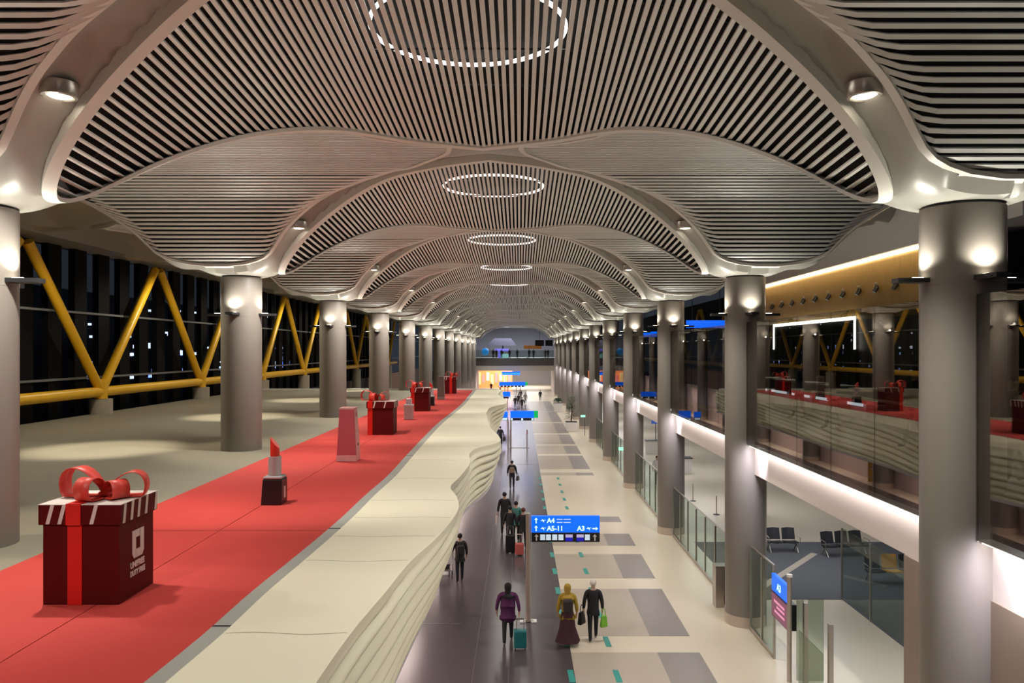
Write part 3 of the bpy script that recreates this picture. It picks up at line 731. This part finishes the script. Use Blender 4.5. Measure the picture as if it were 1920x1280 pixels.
# ------------------------------------------------------------------ people
def skin_mesh(name, verts, edges, radii, root, subd=1):
    me = bpy.data.meshes.new('tmp'); me.from_pydata([Vector(v) for v in verts], edges, [])
    o = bpy.data.objects.new('tmp', me); COL.objects.link(o)
    md = o.modifiers.new('skin', 'SKIN'); md.use_smooth_shade = True
    for i, sv_ in enumerate(me.skin_vertices[0].data):
        r = radii[i]; sv_.radius = r if isinstance(r, tuple) else (r, r); sv_.use_root = (i == root)
    s = o.modifiers.new('sub', 'SUBSURF'); s.levels = subd; s.render_levels = subd
    dg = bpy.context.evaluated_depsgraph_get(); out = bpy.data.meshes.new_from_object(o.evaluated_get(dg)); out.name = name
    bpy.data.objects.remove(o); bpy.data.meshes.remove(me); return out
def link_mesh(name, me, mats, parent):
    me.materials.clear()
    for m in mats: me.materials.append(m)
    o = bpy.data.objects.new(name, me); COL.objects.link(o); o.parent = parent
    me.polygons.foreach_set('use_smooth', [True]*len(me.polygons)); return o
PM = {}
def cloth(c):
    k = 'cloth_%02x%02x%02x' % tuple(int(v*255) for v in c)
    return mat(k, c, .8, noise=.12, nscale=12)
def person(loc, label, h=1.72, rz=0, top=(.01, .01, .015), legs=(.01, .01, .012), hair=(.01, .008, .007), stride=.16, arms=(0, 0), bend=(.05, .05),
           coat=0, skirt=None, scarf=None, shoe=(.02, .02, .02), fingers=True, pack=None, cap=None, width=1.07, lean=0, z0=0, cw=1.0):
    # faces +Y, origin at the feet
    s_ = h/1.75; t = thing('person', (loc[0], loc[1], z0), label, 'person', 'people walking in the hall', rz); 
    V = []; E = []; R = []
    def add(p, r, par=None):
        V.append((p[0]*s_, p[1]*s_, p[2]*s_)); R.append(tuple(q*s_ for q in r) if isinstance(r, tuple) else r*s_)
        if par is not None: E.append((par, len(V)-1))
        return len(V)-1
    w_ = width; st = stride; ln = lean
    pel = add((0, 0, .95), (.145*w_, .11)); wst = add((0, ln*.3, 1.10), (.135*w_, .10), pel); ch = add((0, ln*.6, 1.30), (.165*w_, .115), wst); nb = add((0, ln, 1.45), (.085, .075), ch)
    nk = add((0, ln, 1.52), .052, nb); h1 = add((0, ln+.015, 1.60), (.068, .08), nk); h2 = add((0, ln+.02, 1.68), (.074, .088), h1); h3 = add((0, ln+.01, 1.735), (.045, .055), h2)
    foot = []
    for sd in (-1, 1):
        f = st*sd
        hp = add((sd*.085, 0, .88), .100, pel); kn = add((sd*.10, f*.55+.03, .50), .074, hp); an = add((sd*.10, f-.0, .10), .052, kn); foot.append((sd*.095, f))
        hl = add((sd*.10, f+.06, .045), .038, an); add((sd*.11, f+.17, .032), (.038, .026), hl)
        a = arms[0 if sd < 0 else 1]; bd = bend[0 if sd < 0 else 1]
        sh = add((sd*.17*w_, ln, 1.42), .058, nb)
        el = add((sd*.235*w_, ln+a*.5-.02, 1.14), .042, sh); hx = sd*.255*w_
        wr = add((hx, ln+a+bd*.6, .90+bd*.5), .029, el); pm = add((hx, ln+a*1.08+bd*.9, .83+bd*.5), (.020, .036), wr)
        if fingers:
            for i, (o_, l_) in enumerate(((-.024, .070), (-.008, .082), (.008, .078), (.024, .062))):
                q = add((hx-sd*.004, ln+a*1.1+bd*.9+o_, .79+bd*.5), .010, pm); add((hx-sd*.018, ln+a*1.1+bd*.9+o_*1.1+.006, .79-l_*.75+bd*.5), .008, q)
            q = add((hx-sd*.012, ln+a*1.1+bd*.9+.040, .835+bd*.5), .011, pm); add((hx-sd*.02, ln+a*1.1+bd*.9+.055, .795+bd*.5), .009, q)
        else: add((hx, ln+a*1.1+bd*.9+.01, .76+bd*.5), (.014, .024), pm)
    me = skin_mesh('body', V, E, R, 0)
    b_ = link_mesh('body', me, [M_skin, cloth(legs), cloth(shoe)], t)
    for p in me.polygons:
        c = p.center/s_
        if c.z < .085: p.material_index = 2
        elif c.z < 1.0 and abs(c.x) < .2: p.material_index = 1
        elif c.z < .72: p.material_index = 1
    # face: nose, ears
    m = MB(); m.sphere((0, (ln+.115)*s_, 1.635*s_), .018*s_, 8, 6, sy=1.3); m.build('nose', M_skin, t, smooth=True)
    for sd in (-1, 1): MB().sphere((sd*.078*s_, (ln+.01)*s_, 1.645*s_), .026*s_, 8, 6, sx=.4).build('ear', M_skin, t, smooth=True); MB().sphere((sd*.03*s_, (ln+.092)*s_, 1.66*s_), .012*s_, 8, 6).build('eye', M_dark, t, smooth=True)
    MB().sphere((0, (ln+.10)*s_, 1.595*s_), .022*s_, 8, 6, sy=.4, sz=.35).build('mouth', mat('lips', (.35, .1, .09), .5), t, smooth=True)
    # jacket
    V = []; E = []; R = []
    cz = .80 if not coat else .95
    j0 = add((0, -.005, .93), (.172*w_, .135)); j1 = add((0, ln*.3-.005, 1.10), (.165*w_, .13), j0); j2 = add((0, ln*.6-.005, 1.30), (.195*w_, .14), j1); j3 = add((0, ln, 1.455), (.11*w_, .09), j2)
    for sd in (-1, 1):
        a = arms[0 if sd < 0 else 1]; bd = bend[0 if sd < 0 else 1]
        sh = add((sd*.18*w_, ln, 1.415), .075, j3); el = add((sd*.242*w_, ln+a*.5-.02, 1.14), .060, sh); add((sd*.258*w_, ln+a+bd*.6, .915+bd*.5), .046, el)
    if coat: 
        k = add((0, 0, .93-coat*.5), (.19*w_*cw, .15*cw), j0); add((0, 0, .93-coat), (.20*w_*cw, .17*cw), k)
    else: add((0, 0, .84), (.168*w_, .13), j0)
    me = skin_mesh('jacket', V, E, R, 0); link_mesh('jacket', me, [cloth(top)], t)
    if skirt:
        col, zl, r0 = skirt
        m = MB(); n = 28; prof = [(.17, .98), (.20, .80), (.24, .5), (r0, zl)]
        for (r, z) in prof:
            for j in range(n):
                a = 2*PI*j/n; k = 1+.06*math.sin(6*a)*(1-z); m.v.append((r*math.cos(a)*s_*k, r*.85*math.sin(a)*s_*k, z*s_))
        for i in range(3):
            for j in range(n): m.f.append((i*n+j, i*n+(j+1) % n, (i+1)*n+(j+1) % n, (i+1)*n+j))
        m.f.append(tuple(range(n)))
        m.build('skirt', cloth(col), t, smooth=True)
    if scarf:
        m = MB(); m.lathe([(.02, 1.775), (.07, 1.755), (.10, 1.70), (.105, 1.62), (.085, 1.54), (.11, 1.47), (.20, 1.41), (.21, 1.34)], (0, ln*s_, 0), 20, 1, .85); m.v = [(x*s_, y*s_-.012*s_ if z > 1.5 else y*s_, z*s_) for x, y, z in m.v]
        m.build('headscarf', cloth(scarf), t, smooth=True)
    elif cap: 
        MB().sphere((0, (ln+.005)*s_, 1.695*s_), .10*s_, 16, 10, sy=1.12, sz=.95).build('knit_cap', cloth(cap), t, smooth=True)
    else:
        m = MB(); m.sphere((0, (ln-.012)*s_, 1.685*s_), .095*s_, 16, 10, sy=1.05, sz=.98); m.build('hair', cloth(hair), t, smooth=True)
    if pack:
        MB().box(-.14*s_, .14*s_, (-.30+ln)*s_, (-.12+ln)*s_, 1.02*s_, 1.38*s_).build('backpack', cloth(pack), t, bevel=.05)
    return t
def suitcase(loc, label, col, w_=.40, h=.6, d=.26, handle=.45, z=0, rz=0, hm=None):
    t = thing('suitcase', (*loc, z), label, 'suitcase', 'rolling suitcases', rz)
    sh_ = MB().box(-w_/2, w_/2, -d/2, d/2, .05, .05+h).build('shell', col, t, bevel=.04)
    for s in (-1, 1): MB().box(-w_/2+.02, w_/2-.02, 0, 0, 0, 0) if 0 else MB().tube([(s*w_*.28, -.02, .05+h), (s*w_*.28, -.02, .05+h+handle)], .012, 6).build('handle_bar', hm or M_chrome, t)
    MB().tube([(-w_*.29, -.02, .05+h+handle), (w_*.29, -.02, .05+h+handle)], .016, 6).build('grip', hm or M_dark, t)
    for sx_ in (-1, 1):
        for sy_ in (-1, 1): MB().tube([(sx_*w_*.38-.015, sy_*d*.3, .035), (sx_*w_*.38+.015, sy_*d*.3, .035)], .035, 10).build('wheel', M_lipk, t)
    for i in (-1, 0, 1): MB().box(i*w_*.25-.01, i*w_*.25+.01, -d/2-.006, -d/2+.002, .12, h-.02).build('ridge', col, sh_)
    return t
def handbag(loc, z, label, col, w_=.3, h=.34, d=.14, rz=0, strap=.2, cat='bag'):
    t = thing('hand_bag', (*loc, z), label, cat, 'bags carried by people', rz)
    m = MB(); m.v += [(-w_/2, -d/2, 0), (w_/2, -d/2, 0), (w_/2, d/2, 0), (-w_/2, d/2, 0), (-w_*.36, -d*.3, h), (w_*.36, -d*.3, h), (w_*.36, d*.3, h), (-w_*.36, d*.3, h)]
    m.f += [(0, 3, 2, 1), (4, 5, 6, 7), (0, 1, 5, 4), (1, 2, 6, 5), (2, 3, 7, 6), (3, 0, 4, 7)]; m.build('bag_body', col, t, bevel=.03)
    MB().tube([(-w_*.25, 0, h-.01), (-w_*.18, 0, h+strap*.8), (0, 0, h+strap), (w_*.18, 0, h+strap*.8), (w_*.25, 0, h-.01)], .012, 6).build('handle', col, t)
    return t
def P(px, py): D = HC*1440/(py-656); return ((px-974)*D/1440, D)
K = (.008, .008, .011)
person((2.12, 22.1), 'person in black clothes with a white cap, bags in both hands', cap=(.62, .57, .52), top=K, legs=K, stride=.20, arms=(.05, .0), bend=(0, .02))
handbag((1.80, 22.25), .42, 'black bag in the left hand of the white-capped walker', M_lipk, .30, .36, .14, rz=PI/2*.6)
handbag((2.42, 22.05), .40, 'green shopping bag in the right hand of the white-capped walker', mat('green_bag', (.16, .42, .03), .5), .24, .34, .12, rz=.6)
person((1.36, 21.75), 'person in a yellow headscarf and coat with a wide maroon skirt and backpack', h=1.72, top=(.38, .26, .02), skirt=((.045, .012, .018), .12, .36), scarf=(.42, .27, .04), pack=(.03, .025, .022), stride=.14, coat=.20, cw=1.22, shoe=(.5, .45, .4), legs=(.2, .15, .12))
person((-.33, 21.9), 'person in a purple coat and black headscarf pulling a teal suitcase', h=1.7, top=(.075, .01, .07), legs=K, scarf=(.006, .005, .006), coat=.34, stride=.24, width=1.3, shoe=(.3, .28, .28), arms=(0, -.12))
suitcase((.02, 21.45), 'teal rolling suitcase behind the person in the purple coat', mat('teal_shell', (.01, .14, .15), .4), .36, .50, .24, .30)
person((-2.15, 27.7), 'person in dark clothes with a backpack pushing a luggage cart', h=1.72, top=(.02, .018, .018), legs=K, pack=(.022, .018, .018), arms=(.25, .1), bend=(.25, .05), stride=.10, rz=.25)
t = thing('luggage_cart', (-2.80, 28.7, 0), 'luggage cart with a white bag, half under the ledge', 'cart', rz=.25)
MB().box(-.25, .25, -.35, .45, .18, .21).build('platform', M_chrome, t)
for s in (-1, 1):
    MB().tube([(s*.25, -.35, .2), (s*.25, -.42, 1.05)], .018, 8).build('side_rail', M_chrome, t)
    for yv in (-.32, .4): MB().tube([(s*.23-.02, yv, .08), (s*.23+.02, yv, .08)], .08, 12).build('wheel', M_lipk, t)
MB().box(-.27, .27, -.46, -.40, 1.03, 1.10).build('push_bar', mat('bar_pink', (.7, .45, .42), .5), t, bevel=.01)
MB().box(-.25, .25, -.40, -.37, .45, .9).build('basket', M_white, t)
tag(MB().box(-.2, .2, -.2, .25, .0, .32).build('travel_bag', M_lipk, bevel=.05), 'dark travel bag lying on the luggage cart', 'bag').location = (-2.80, 28.7, .215)
person(P(946, 1000), 'tall person in black walking with a white bag in the left hand', h=1.86, top=K, legs=K, stride=.24, arms=(-.1, .1))
handbag((-1.04, 34.9), .45, 'white bag in the left hand of the tall person in black', M_stripe, .12, .38, .2)
person((-.40, 32.6), 'person in dark clothes pulling a large black suitcase', h=1.72, top=(.015, .014, .018), legs=K, hair=(.01, .01, .01))
suitcase((-.37, 31.6), 'large black rolling suitcase left of the pink one', M_lipk, .40, .72, .3, .35)
person((-.15, 33.4), 'person with black hair and a teal top beside the pole', h=1.76, top=(.06, .20, .17), legs=K, hair=(.008, .008, .008))
person((.16, 32.2), 'person with reddish hair and black shirt, half hidden by the sign pole', h=1.72, top=K, legs=(.02, .02, .025), hair=(.10, .02, .012))
suitcase((.0, 31.2), 'pink rolling suitcase beside the sign pole', mat('pink_shell', (.45, .10, .085), .4), .36, .46, .24, .36, hm=mat('pale_bar', (.6, .45, .42), .4))
person(P(960, 916), 'person with a pale backpack and shoulder bag on the purple-grey floor', h=1.68, top=K, legs=(.03, .03, .035), pack=(.25, .18, .14), stride=.18)
handbag((P(960, 916)[0]+.34, P(960, 916)[1]+.02), .50, 'black shoulder bag of the person with the pale backpack', M_lipk, .42, .28, .16, rz=1.3)
person(P(938, 836), 'person in black beside the bulge of the ledge carrying a dark bag', h=1.7, top=K, legs=K)
handbag((P(938, 836)[0]+.34, P(938, 836)[1]+.02), .45, 'dark bag carried beside the bulge of the ledge', M_lipk, .5, .35, .2, rz=1.3)
for i, (px, py, tp, lb) in enumerate(((966, 765, K, 'person in black, left one of the far group on the walkway'), (972, 760, (.02, .02, .03), 'person in dark clothes in the middle of the far group'), (979, 768, (.03, .03, .04), 'person in dark grey, right one of the far group on the walkway'), (985, 757, (.25, .2, .2), 'person in a pale coat behind the far group'), (976, 750, K, 'person in black behind the far walkway group'))):
    person(P(px, py), lb, h=1.72, top=tp, legs=K, fingers=False)
person(P(1013, 751), 'lone far person in black on the pale floor', h=1.7, top=K, legs=K, fingers=False)
for i, (px, py, tp, lb) in enumerate(((921, 733, K, 'person in black before the orange shop, under the bridge'), (938, 735, (.3, .15, .15), 'person in a reddish top before the orange shop'), (952, 731, K, 'small dark person at the shop right of the reddish top'))):
    person(P(px, py), lb, h=1.7, top=tp, legs=K, fingers=False)
person((8.6, 48), 'person in a white shirt and black trousers behind the gate fence', h=1.72, top=(.7, .68, .66), legs=K, rz=PI)
for i, (x, y, tp, lb) in enumerate(((8.0, 12.25, (.06, .05, .06), 'person in grey leaning at the rail behind the glass at the right photo edge'), (8.2, 12.75, (.12, .09, .10), 'person behind the glass just left of the one in grey'), (8.7, 16.9, (.015, .015, .02), 'person in black behind the dark glass left of the nearest right column'), (8.6, 21.0, (.10, .02, .015), 'person in dark red behind the dark glass below the light frame'), (8.9, 24.4, (.03, .05, .09), 'person in navy behind the dark glass under the light frame'))):
    person((x, y), lb, h=1.74, top=tp, legs=K, rz=PI/2, z0=6.2, fingers=False)
MB().box(7.6, 7.64, 11, 20, 7.25, 7.30).build('handrail', M_chrome, label='thin steel handrail behind the dark glass on the right', cat='rail')

# ------------------------------------------------------------------ gates on the right, lower level
def fence(y0, y1, label, n=3, top=2.5, x=6.90):
    t = thing('glass_fence', (x, y0, 0), label, 'fence', 'glass fences between the right columns')
    L = y1-y0; w_ = L/n
    for i in range(n): MB().box(-.01, .01, i*w_+.03, (i+1)*w_-.03, .12, top).build('glass_pane', M_glassF, t)
    for i in range(n+1): MB().box(-.03, .03, i*w_-.03, i*w_+.03, 0, top-.05 if 0 < i < n else top+.02).build('post', M_chrome, t)
    MB().box(-.035, .035, 0, L, .04, .14).build('bottom_rail', M_chrome, t); MB().box(-.02, .02, 0, L, top, top+.04).build('top_rail', M_chrome, t)
    return t
fence(20.8, 22.9, 'glass fence with steel foot rail next to the gate display, nearest one', 2)
fence(25.6, 34.4, 'long glass fence between the second and third right columns', 6, 2.2)
fence(37.4, 45.6, 'glass fence between the third and fourth right columns', 5, 2.3)
fence(49, 57.5, 'glass fence between the fourth and fifth right columns', 5, 2.3)
fence(60.5, 69, 'farthest glass fence in the right row', 5, 2.3)
t = thing('gate_display', (6.80, 19.35, 0), 'gate post with a blue sign above a purple screen', 'display')
MB().tube([(0, 0, 0), (0, 0, 2.67)], .06, 14).build('post', M_chrome, t, smooth=True)
MB().lathe([(.075, 2.64), (.075, 2.70)], n=16).build('post_cap', M_white, t, smooth=True)
MB().box(-.01, .21, .08, 1.32, 1.24, 1.90).build('screen_case', M_lipk, t)
MB().box(-.02, -.01, .11, 1.30, 1.27, 1.87).build('screen', M_purple, t)
MB().box(-.01, .08, .10, 1.32, 1.92, 2.36).build('blue_sign', M_blue, t)
text('A3', .26, (-.014, .90, 2.03), (PI/2, 0, -PI/2), M_signw, t, bold=.006)
for z, w_ in ((1.70, .8), (1.58, .6), (1.44, .75)): MB().box(-.026, -.02, .3, .3+w_, z-.03, z+.03).build('screen_text', M_pinktext, t)
t = thing('glass_gate', (6.95, 18.9, 0), 'open frosted glass gate leaves between steel posts beside the gate display', 'gate')
for x, y, z in ((.18, .25, 2.05), (.32, -.95, 1.95)): MB().box(x-.05, x+.05, y-.06, y+.06, 0, z).build('post', M_chrome, t)
m_fr = glass('frosted_glass', (.62, .68, .60), .12)
MB().box(-.05, .13, .22, .24, .12, 2.12).build('glass_leaf', m_fr, t); MB().box(.23, .62, .20, .22, .12, 2.16).build('glass_leaf', m_fr, t)
MB().box(-.12, -.10, -1.6, -.1, .12, 1.5).build('glass_leaf', m_fr, t)
t = thing('waste_bin', (6.52, 25.1, 0), 'tall steel waste bin with a black front beside the second right column', 'bin')
MB().box(-.16, .12, -.2, .2, 0, 1.3).build('body', M_chrome, t, bevel=.01); MB().box(.12, .22, -.2, .2, .1, 1.28).build('front', M_lipk, t); MB().box(-.17, .23, -.21, .21, 1.3, 1.34).build('lid', M_chrome, t)
for x, y, z, lb in ((6.55, 49, 2.05, 'small glowing green exit sign on a post at the far gate fence'), (6.2, 75, 1.9, 'tiny green exit sign beside the farther columns, past the first')):
    t = thing('exit_sign', (x, y, 0), lb, 'sign', 'green exit signs along the right columns')
    MB().box(-.22, .22, -.03, .03, z-.10, z+.10).build('panel', M_mint, t); MB().tube([(.18, .05, 0), (.18, .05, z+.1)], .025, 8).build('post', M_dark, t)
# lounge
MB().box(10.8, 22, 14, 25.7, 0, .012).build('floor', M_gcarpet, kind='structure')
MB().box(7.6, 22, 25.7, 33.4, 0, .012).build('floor', M_gcarpet, kind='structure')
MB().prism([(8.5, 27.2), (8.7, 27.0), (12.2, 31.4), (12.0, 31.6)], 2, .012, .016).build('floor', M_tile, kind='structure')
MB().box(10.78, 10.80, 14, 25.7, .1, 2.4).build('window_3', M_glassF, kind='structure')
for y in (17, 19.2, 21.4, 23.6, 25.7): MB().box(10.76, 10.82, y-.02, y+.02, 0, 2.4).build('trim_12', M_chrome, kind='structure')
MB().box(16.5, 16.8, 0, 151, 0, 5.0).build('wall_right', mat('lounge_wall', (.45, .43, .42), .6), kind='structure')
MB().box(7.75, 21, 0, 151, 4.7, 4.75).build('ceiling', mat('lounge_ceiling', (.5, .5, .5), .7), kind='structure')
M_seat = mat('seat_black', (.02, .021, .024), .5)
def bench(x, y, rz, label, n=3, yellow=None):
    t = thing('waiting_bench', (x, y, 0), label, 'bench', 'rows of joined seats in the gate lounge', rz)
    MB().box(-n*.31, n*.31, -.03, .03, .36, .42).build('beam', M_dark, t)
    for i in range(n):
        xo = (i-(n-1)/2)*.62; m_ = mat('seat_yellow', (.62, .30, .03), .5) if i == yellow else M_seat
        a = MB(); a.grid([[(xo-.27, -.25, .47), (xo, -.25, .45), (xo+.27, -.25, .47)], [(xo-.27, .22, .43), (xo, .22, .41), (xo+.27, .22, .43)]]); o = a.build('seat', m_, t); o.modifiers.new('s', 'SOLIDIFY').thickness = .05
        a = MB(); a.grid([[(xo-.27, .22, .46), (xo, .24, .46), (xo+.27, .22, .46)], [(xo-.26, .33, .92), (xo, .36, .94), (xo+.26, .33, .92)]]); o = a.build('backrest', m_, t); o.modifiers.new('s', 'SOLIDIFY').thickness = .04
    for s in (-1, 1):
        MB().tube([(s*n*.28, -.26, .02), (s*n*.28, 0, .36), (s*n*.28, .26, .02)], .022, 8).build('leg', M_chrome, t)
        MB().tube([(s*n*.32, -.22, .44), (s*n*.32, -.22, .64), (s*n*.32, .18, .66)], .018, 8).build('armrest', M_chrome, t)
bench(10.9, 31.8, 0, 'black two-seat bench by the pale lounge floor, left one', 2)
bench(13.2, 31.2, .15, 'black bench right of the two-seat bench in the lounge', 3)
bench(13.4, 27.6, .0, 'black bench with one yellow seat in the lounge', 3, yellow=1)
bench(13.9, 24.8, -.5, 'nearest black bench in the lounge, cut off by the brown pillar', 3)
for i, (x, y) in enumerate(((10.2, 37), (11.3, 35.2), (10.0, 39), (9.6, 42.5), (9.1, 45), (11.3, 36.4))):
    t = thing('queue_post', (x, y, 0), f'steel queue post on the pale lounge floor, {ORD[i]} of a small set', 'queue post', 'queue posts in the lounge')
    MB().lathe([(.17, 0), (.17, .02), (.03, .04)], n=16).build('base', M_dark, t, smooth=True); MB().tube([(0, 0, .03), (0, 0, .95)], .03, 8).build('post', M_chrome, t)
for i, (x, y) in enumerate(((11.4, 38.5), (10.8, 52), (11.0, 62))):
    t = thing('gate_desk', (x, y, 0), f'pale gate desk with a dark screen behind the fences, {ORD[i]} from the camera', 'desk', 'gate desks in the lounges')
    MB().box(-.8, .8, -.35, .35, 0, 1.05).build('body', M_white, t, bevel=.02); MB().box(-.85, .85, -.4, .4, 1.05, 1.10).build('top', M_dark, t)
    MB().box(-.35, .35, -.02, .02, 2.4, 2.9).build('screen', mat('screen_blue', (.02, .05, .25), .3, emit=.4, ecol=(.05, .15, .6)), t); MB().tube([(0, .05, 1.1), (0, .05, 2.45)], .03, 8).build('screen_pole', M_dark, t)
# planters
def planter(px, py, w_, h, th_, label, seed):
    x, y = P(px, py); t = thing('planter', (x, y, 0), label, 'plant', 'large potted plants beside the right columns')
    m = MB(); a = w_*.5; b_ = w_*.38
    m.v += [(-b_, -b_, 0), (b_, -b_, 0), (b_, b_, 0), (-b_, b_, 0), (-a, -a, h), (a, -a, h), (a, a, h), (-a, a, h)]; m.f += [(0, 3, 2, 1), (4, 5, 6, 7), (0, 1, 5, 4), (1, 2, 6, 5), (2, 3, 7, 6), (3, 0, 4, 7)]
    m.build('pot', M_white, t, bevel=.04); MB().box(-a*.92, a*.92, -a*.92, a*.92, h, h+.04).build('soil', M_black, t)
    MB().tube([(0, 0, h), (.05, 0, h+th_*.5), (0, .03, h+th_*.85)], .06, 8, r2=.02).build('trunk', mat('bark', (.07, .045, .03), .8), t)
    rg = random.Random(seed); m = MB()
    for i in range(420):
        u = rg.random(); ang = rg.uniform(0, 2*PI); zz = h+.15+u*th_*.95; rad = rg.random()**.6*w_*.42*(1.1-.55*u); c = Vector((rad*math.cos(ang), rad*math.sin(ang), zz))
        d = Vector((math.cos(ang), math.sin(ang), rg.uniform(-.3, .8))).normalized()*rg.uniform(.14, .26); s_ = Vector((-math.sin(ang), math.cos(ang), rg.uniform(-.3, .3)))*.055
        n = len(m.v); m.v += [tuple(c), tuple(c+d*.5+s_), tuple(c+d), tuple(c+d*.5-s_)]; m.f.append((n, n+1, n+2, n+3))
    m.build('foliage', mat('leaf_green', (.02, .085, .03), .5, noise=.4, nscale=6), t)
planter(1071, 808, 1.25, .95, 2.5, 'tall green plant in a white tapered pot, nearest beside the right columns', 1)
planter(1046, 772, 1.3, 1.2, .5, 'white tapered pot with low plant behind the tall green one', 2)
# walkway gate far
t = thing('walkway_gate', (.35, 66, 0), 'steel entrance frame of the moving walkway under the green-ended sign', 'gate')
for x in (-1.15, .3): MB().box(x-.05, x+.05, -.3, 1.6, 0, 1.1).build('handrail', M_lips, t); MB().tube([(x, 0, 1.1), (x, 0, 1.5)], .05, 8).build('post', mat('rail_red', (.3, .1, .1), .5), t)
MB().box(-1.35, .5, -.6, -.4, .006, .03).build('threshold', M_kerb, t)

# ------------------------------------------------------------------ shops below the deck
MB().box(-9.4, -9.1, 0, 151, 0, 3.75).build('wall_left', mat('shop_wall', (.45, .36, .34), .6), kind='structure')
M_shelfw = mat('shelf_glow', (1, .8, .45), .5, emit=1.6, ecol=(1, .68, .30))
for i, y in enumerate((18.5, 20.3, 26, 32.5, 40, 48)):
    t = thing('shop_shelf', (-8.7, y, 0), f'warm lit shop shelf mirrored in the dark glass, {ORD[i]} in the row', 'shelf', 'lit shop shelves under the deck')
    MB().box(-.2, -.17, -.7, .7, 0, 2.5).build('back', M_shelfw, t)
    for s in (-1, 1): MB().box(-.17, .2, s*.7-.03, s*.7+.03, 0, 2.5).build('side', M_wood, t)
    for z in (.3, .85, 1.4, 1.95, 2.47): MB().box(-.17, .2, -.67, .67, z, z+.04).build('shelf', M_brown, t)
# ------------------------------------------------------------------ the bridge and the hall end
BY = 150
br = thing('bridge', (0, BY, 0), 'grey footbridge crossing the far end of the hall with a glass parapet', 'bridge')
MB().box(-8.5, 6.7, 0, 5, 5.3, 6.75).build('parapet_wall', mat('bridge_grey', (.12, .12, .11), .6), br)
MB().box(-8.5, 6.7, .1, 4.9, 4.3, 5.3).build('soffit_band', mat('bridge_soffit', (.62, .60, .54), .6), br)
MB().box(-8.5, 6.7, .1, .14, 6.75, 8.3).build('glass_parapet', M_glassF, br)
for s, x in ((-1, -8.6), (1, 6.75)): MB().box(x-.25, x+.25, 0, 8, 0, 4.4).build('leg_wall', M_beam, br)
rg = random.Random(11)
for i in range(9):
    x = (-5.2, -4.6, -3.5, -2.0, -.4, 1.9, 2.7, 5.1, 5.7)[i]+rg.uniform(-.1, .1)
    person((x, BY+2+rg.uniform(-.8, 1.5)), f'tiny distant person in dark clothes on the bridge, {ORD[i]} from the left', h=1.72, top=rg.choice((K, (.05, .05, .08), (.15, .12, .10))), legs=K, z0=6.75, fingers=False)
def emis(n, c, s=1): return mat(n, c, .5, emit=s, ecol=c)
tag(MB().sphere((-7.0, 157, 8.0), .75, 16, 10).build('lit_globe', emis('globe_blue', (.02, .25, .7), .8), smooth=True), 'blue lit globe at the left end of the bridge', 'globe')
t = thing('shop_screen', (-3.4, 158, 7.1), 'violet glowing screens beyond the bridge', 'screen')
MB().box(-1.6, 1.2, 0, .2, 1.0, 1.5).build('header', emis('violet', (.25, .22, 1), 1), t); MB().box(-1.0, -.4, 0, .2, -.4, 1.0).build('side_panel', emis('violet', (.25, .22, 1), 1), t); MB().box(-.4, 1.2, 0, .2, -.4, .5).build('lower_panel', emis('cyan_pale', (.35, .7, .75), .9), t)
t = thing('far_kiosk', (2.6, 160, 6.3), 'kiosk with a wooden header and white light frame beyond the bridge', 'kiosk')
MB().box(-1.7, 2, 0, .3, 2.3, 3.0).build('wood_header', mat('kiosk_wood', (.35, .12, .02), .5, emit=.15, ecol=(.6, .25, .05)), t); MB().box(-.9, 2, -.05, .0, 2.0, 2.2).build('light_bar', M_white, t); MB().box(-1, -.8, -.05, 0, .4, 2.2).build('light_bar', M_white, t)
t = thing('hanging_screen', (5.2, 157, 9.2), 'black hanging display at the right end beyond the bridge', 'display')
MB().box(-2.0, -.2, 0, .2, 0, 1.2).build('panel', M_lipk, t); MB().box(.1, 1.6, 0, .2, 0, 1.2).build('panel', M_lipk, t)
for x in (-1.1, .8): MB().tube([(x, .1, 1.2), (x, .1, 4.4)], .04, 6).build('hanger', M_dark, t)
t = thing('far_canopy', (-3.6, 166, 9.3), 'dark sloped canopy beyond the bridge', 'canopy')
MB().prism([(-3.4, 0), (3.0, 0), (1.8, 1.6), (-1.9, 1.6)], 1, 0, 2).build('roof', mat('canopy_grey', (.10, .10, .13), .6), t)
MB().box(-.15, .15, .5, 1, -2.6, 0).build('post', M_dark, t)
MB().box(-14, 12, 188, 188.3, 0, 16).build('wall_back', mat('end_wall', (.42, .42, .45), .7), kind='structure')
MB().box(-14, 12, 151, 188, 13.5, 13.8).build('ceiling', M_rib, kind='structure')
MB().box(-14, 12, 158, 188, 6.4, 6.7).build('floor', M_kerb, kind='structure')
lamp('SPOT', 'hall_lamp', (-1.5, 156, 8.5), 3000, (.8, .78, 1), (math.radians(150), 0, 0), .3, 120, .8)
lamp('AREA', 'bridge_lamp', (-.8, 149, 4.0), 500, (1, .97, .9), (0, 0, 0), 6)
lamp('AREA', 'hall_lamp', (-.8, 168, 13.2), 5200, (.85, .85, 1), (0, 0, 0), 12)
lamp('AREA', 'hall_lamp', (-.8, 172, 6.2), 3200, (1, .95, .9), (0, 0, 0), 12)
# orange shop under the bridge
t = thing('lit_shop', (-6.0, 170, 0), 'brightly lit orange shop at the far end below the bridge', 'shop')
MB().box(-3.4, 4.4, 0, .3, 0, 4.2).build('back_wall', emis('shop_orange', (1, .36, .12), .8), t)
for i in range(8):
    x = -3.2+i*.95; MB().box(x, x+.6, -.3, 0, .8+.4*(i % 3), 3.4-.5*(i % 2)).build('display_panel', emis(('shop_yel', 'shop_pink', 'shop_peach')[i % 3], ((1, .75, .35), (1, .3, .3), (1, .8, .6))[i % 3], 1.0), t)
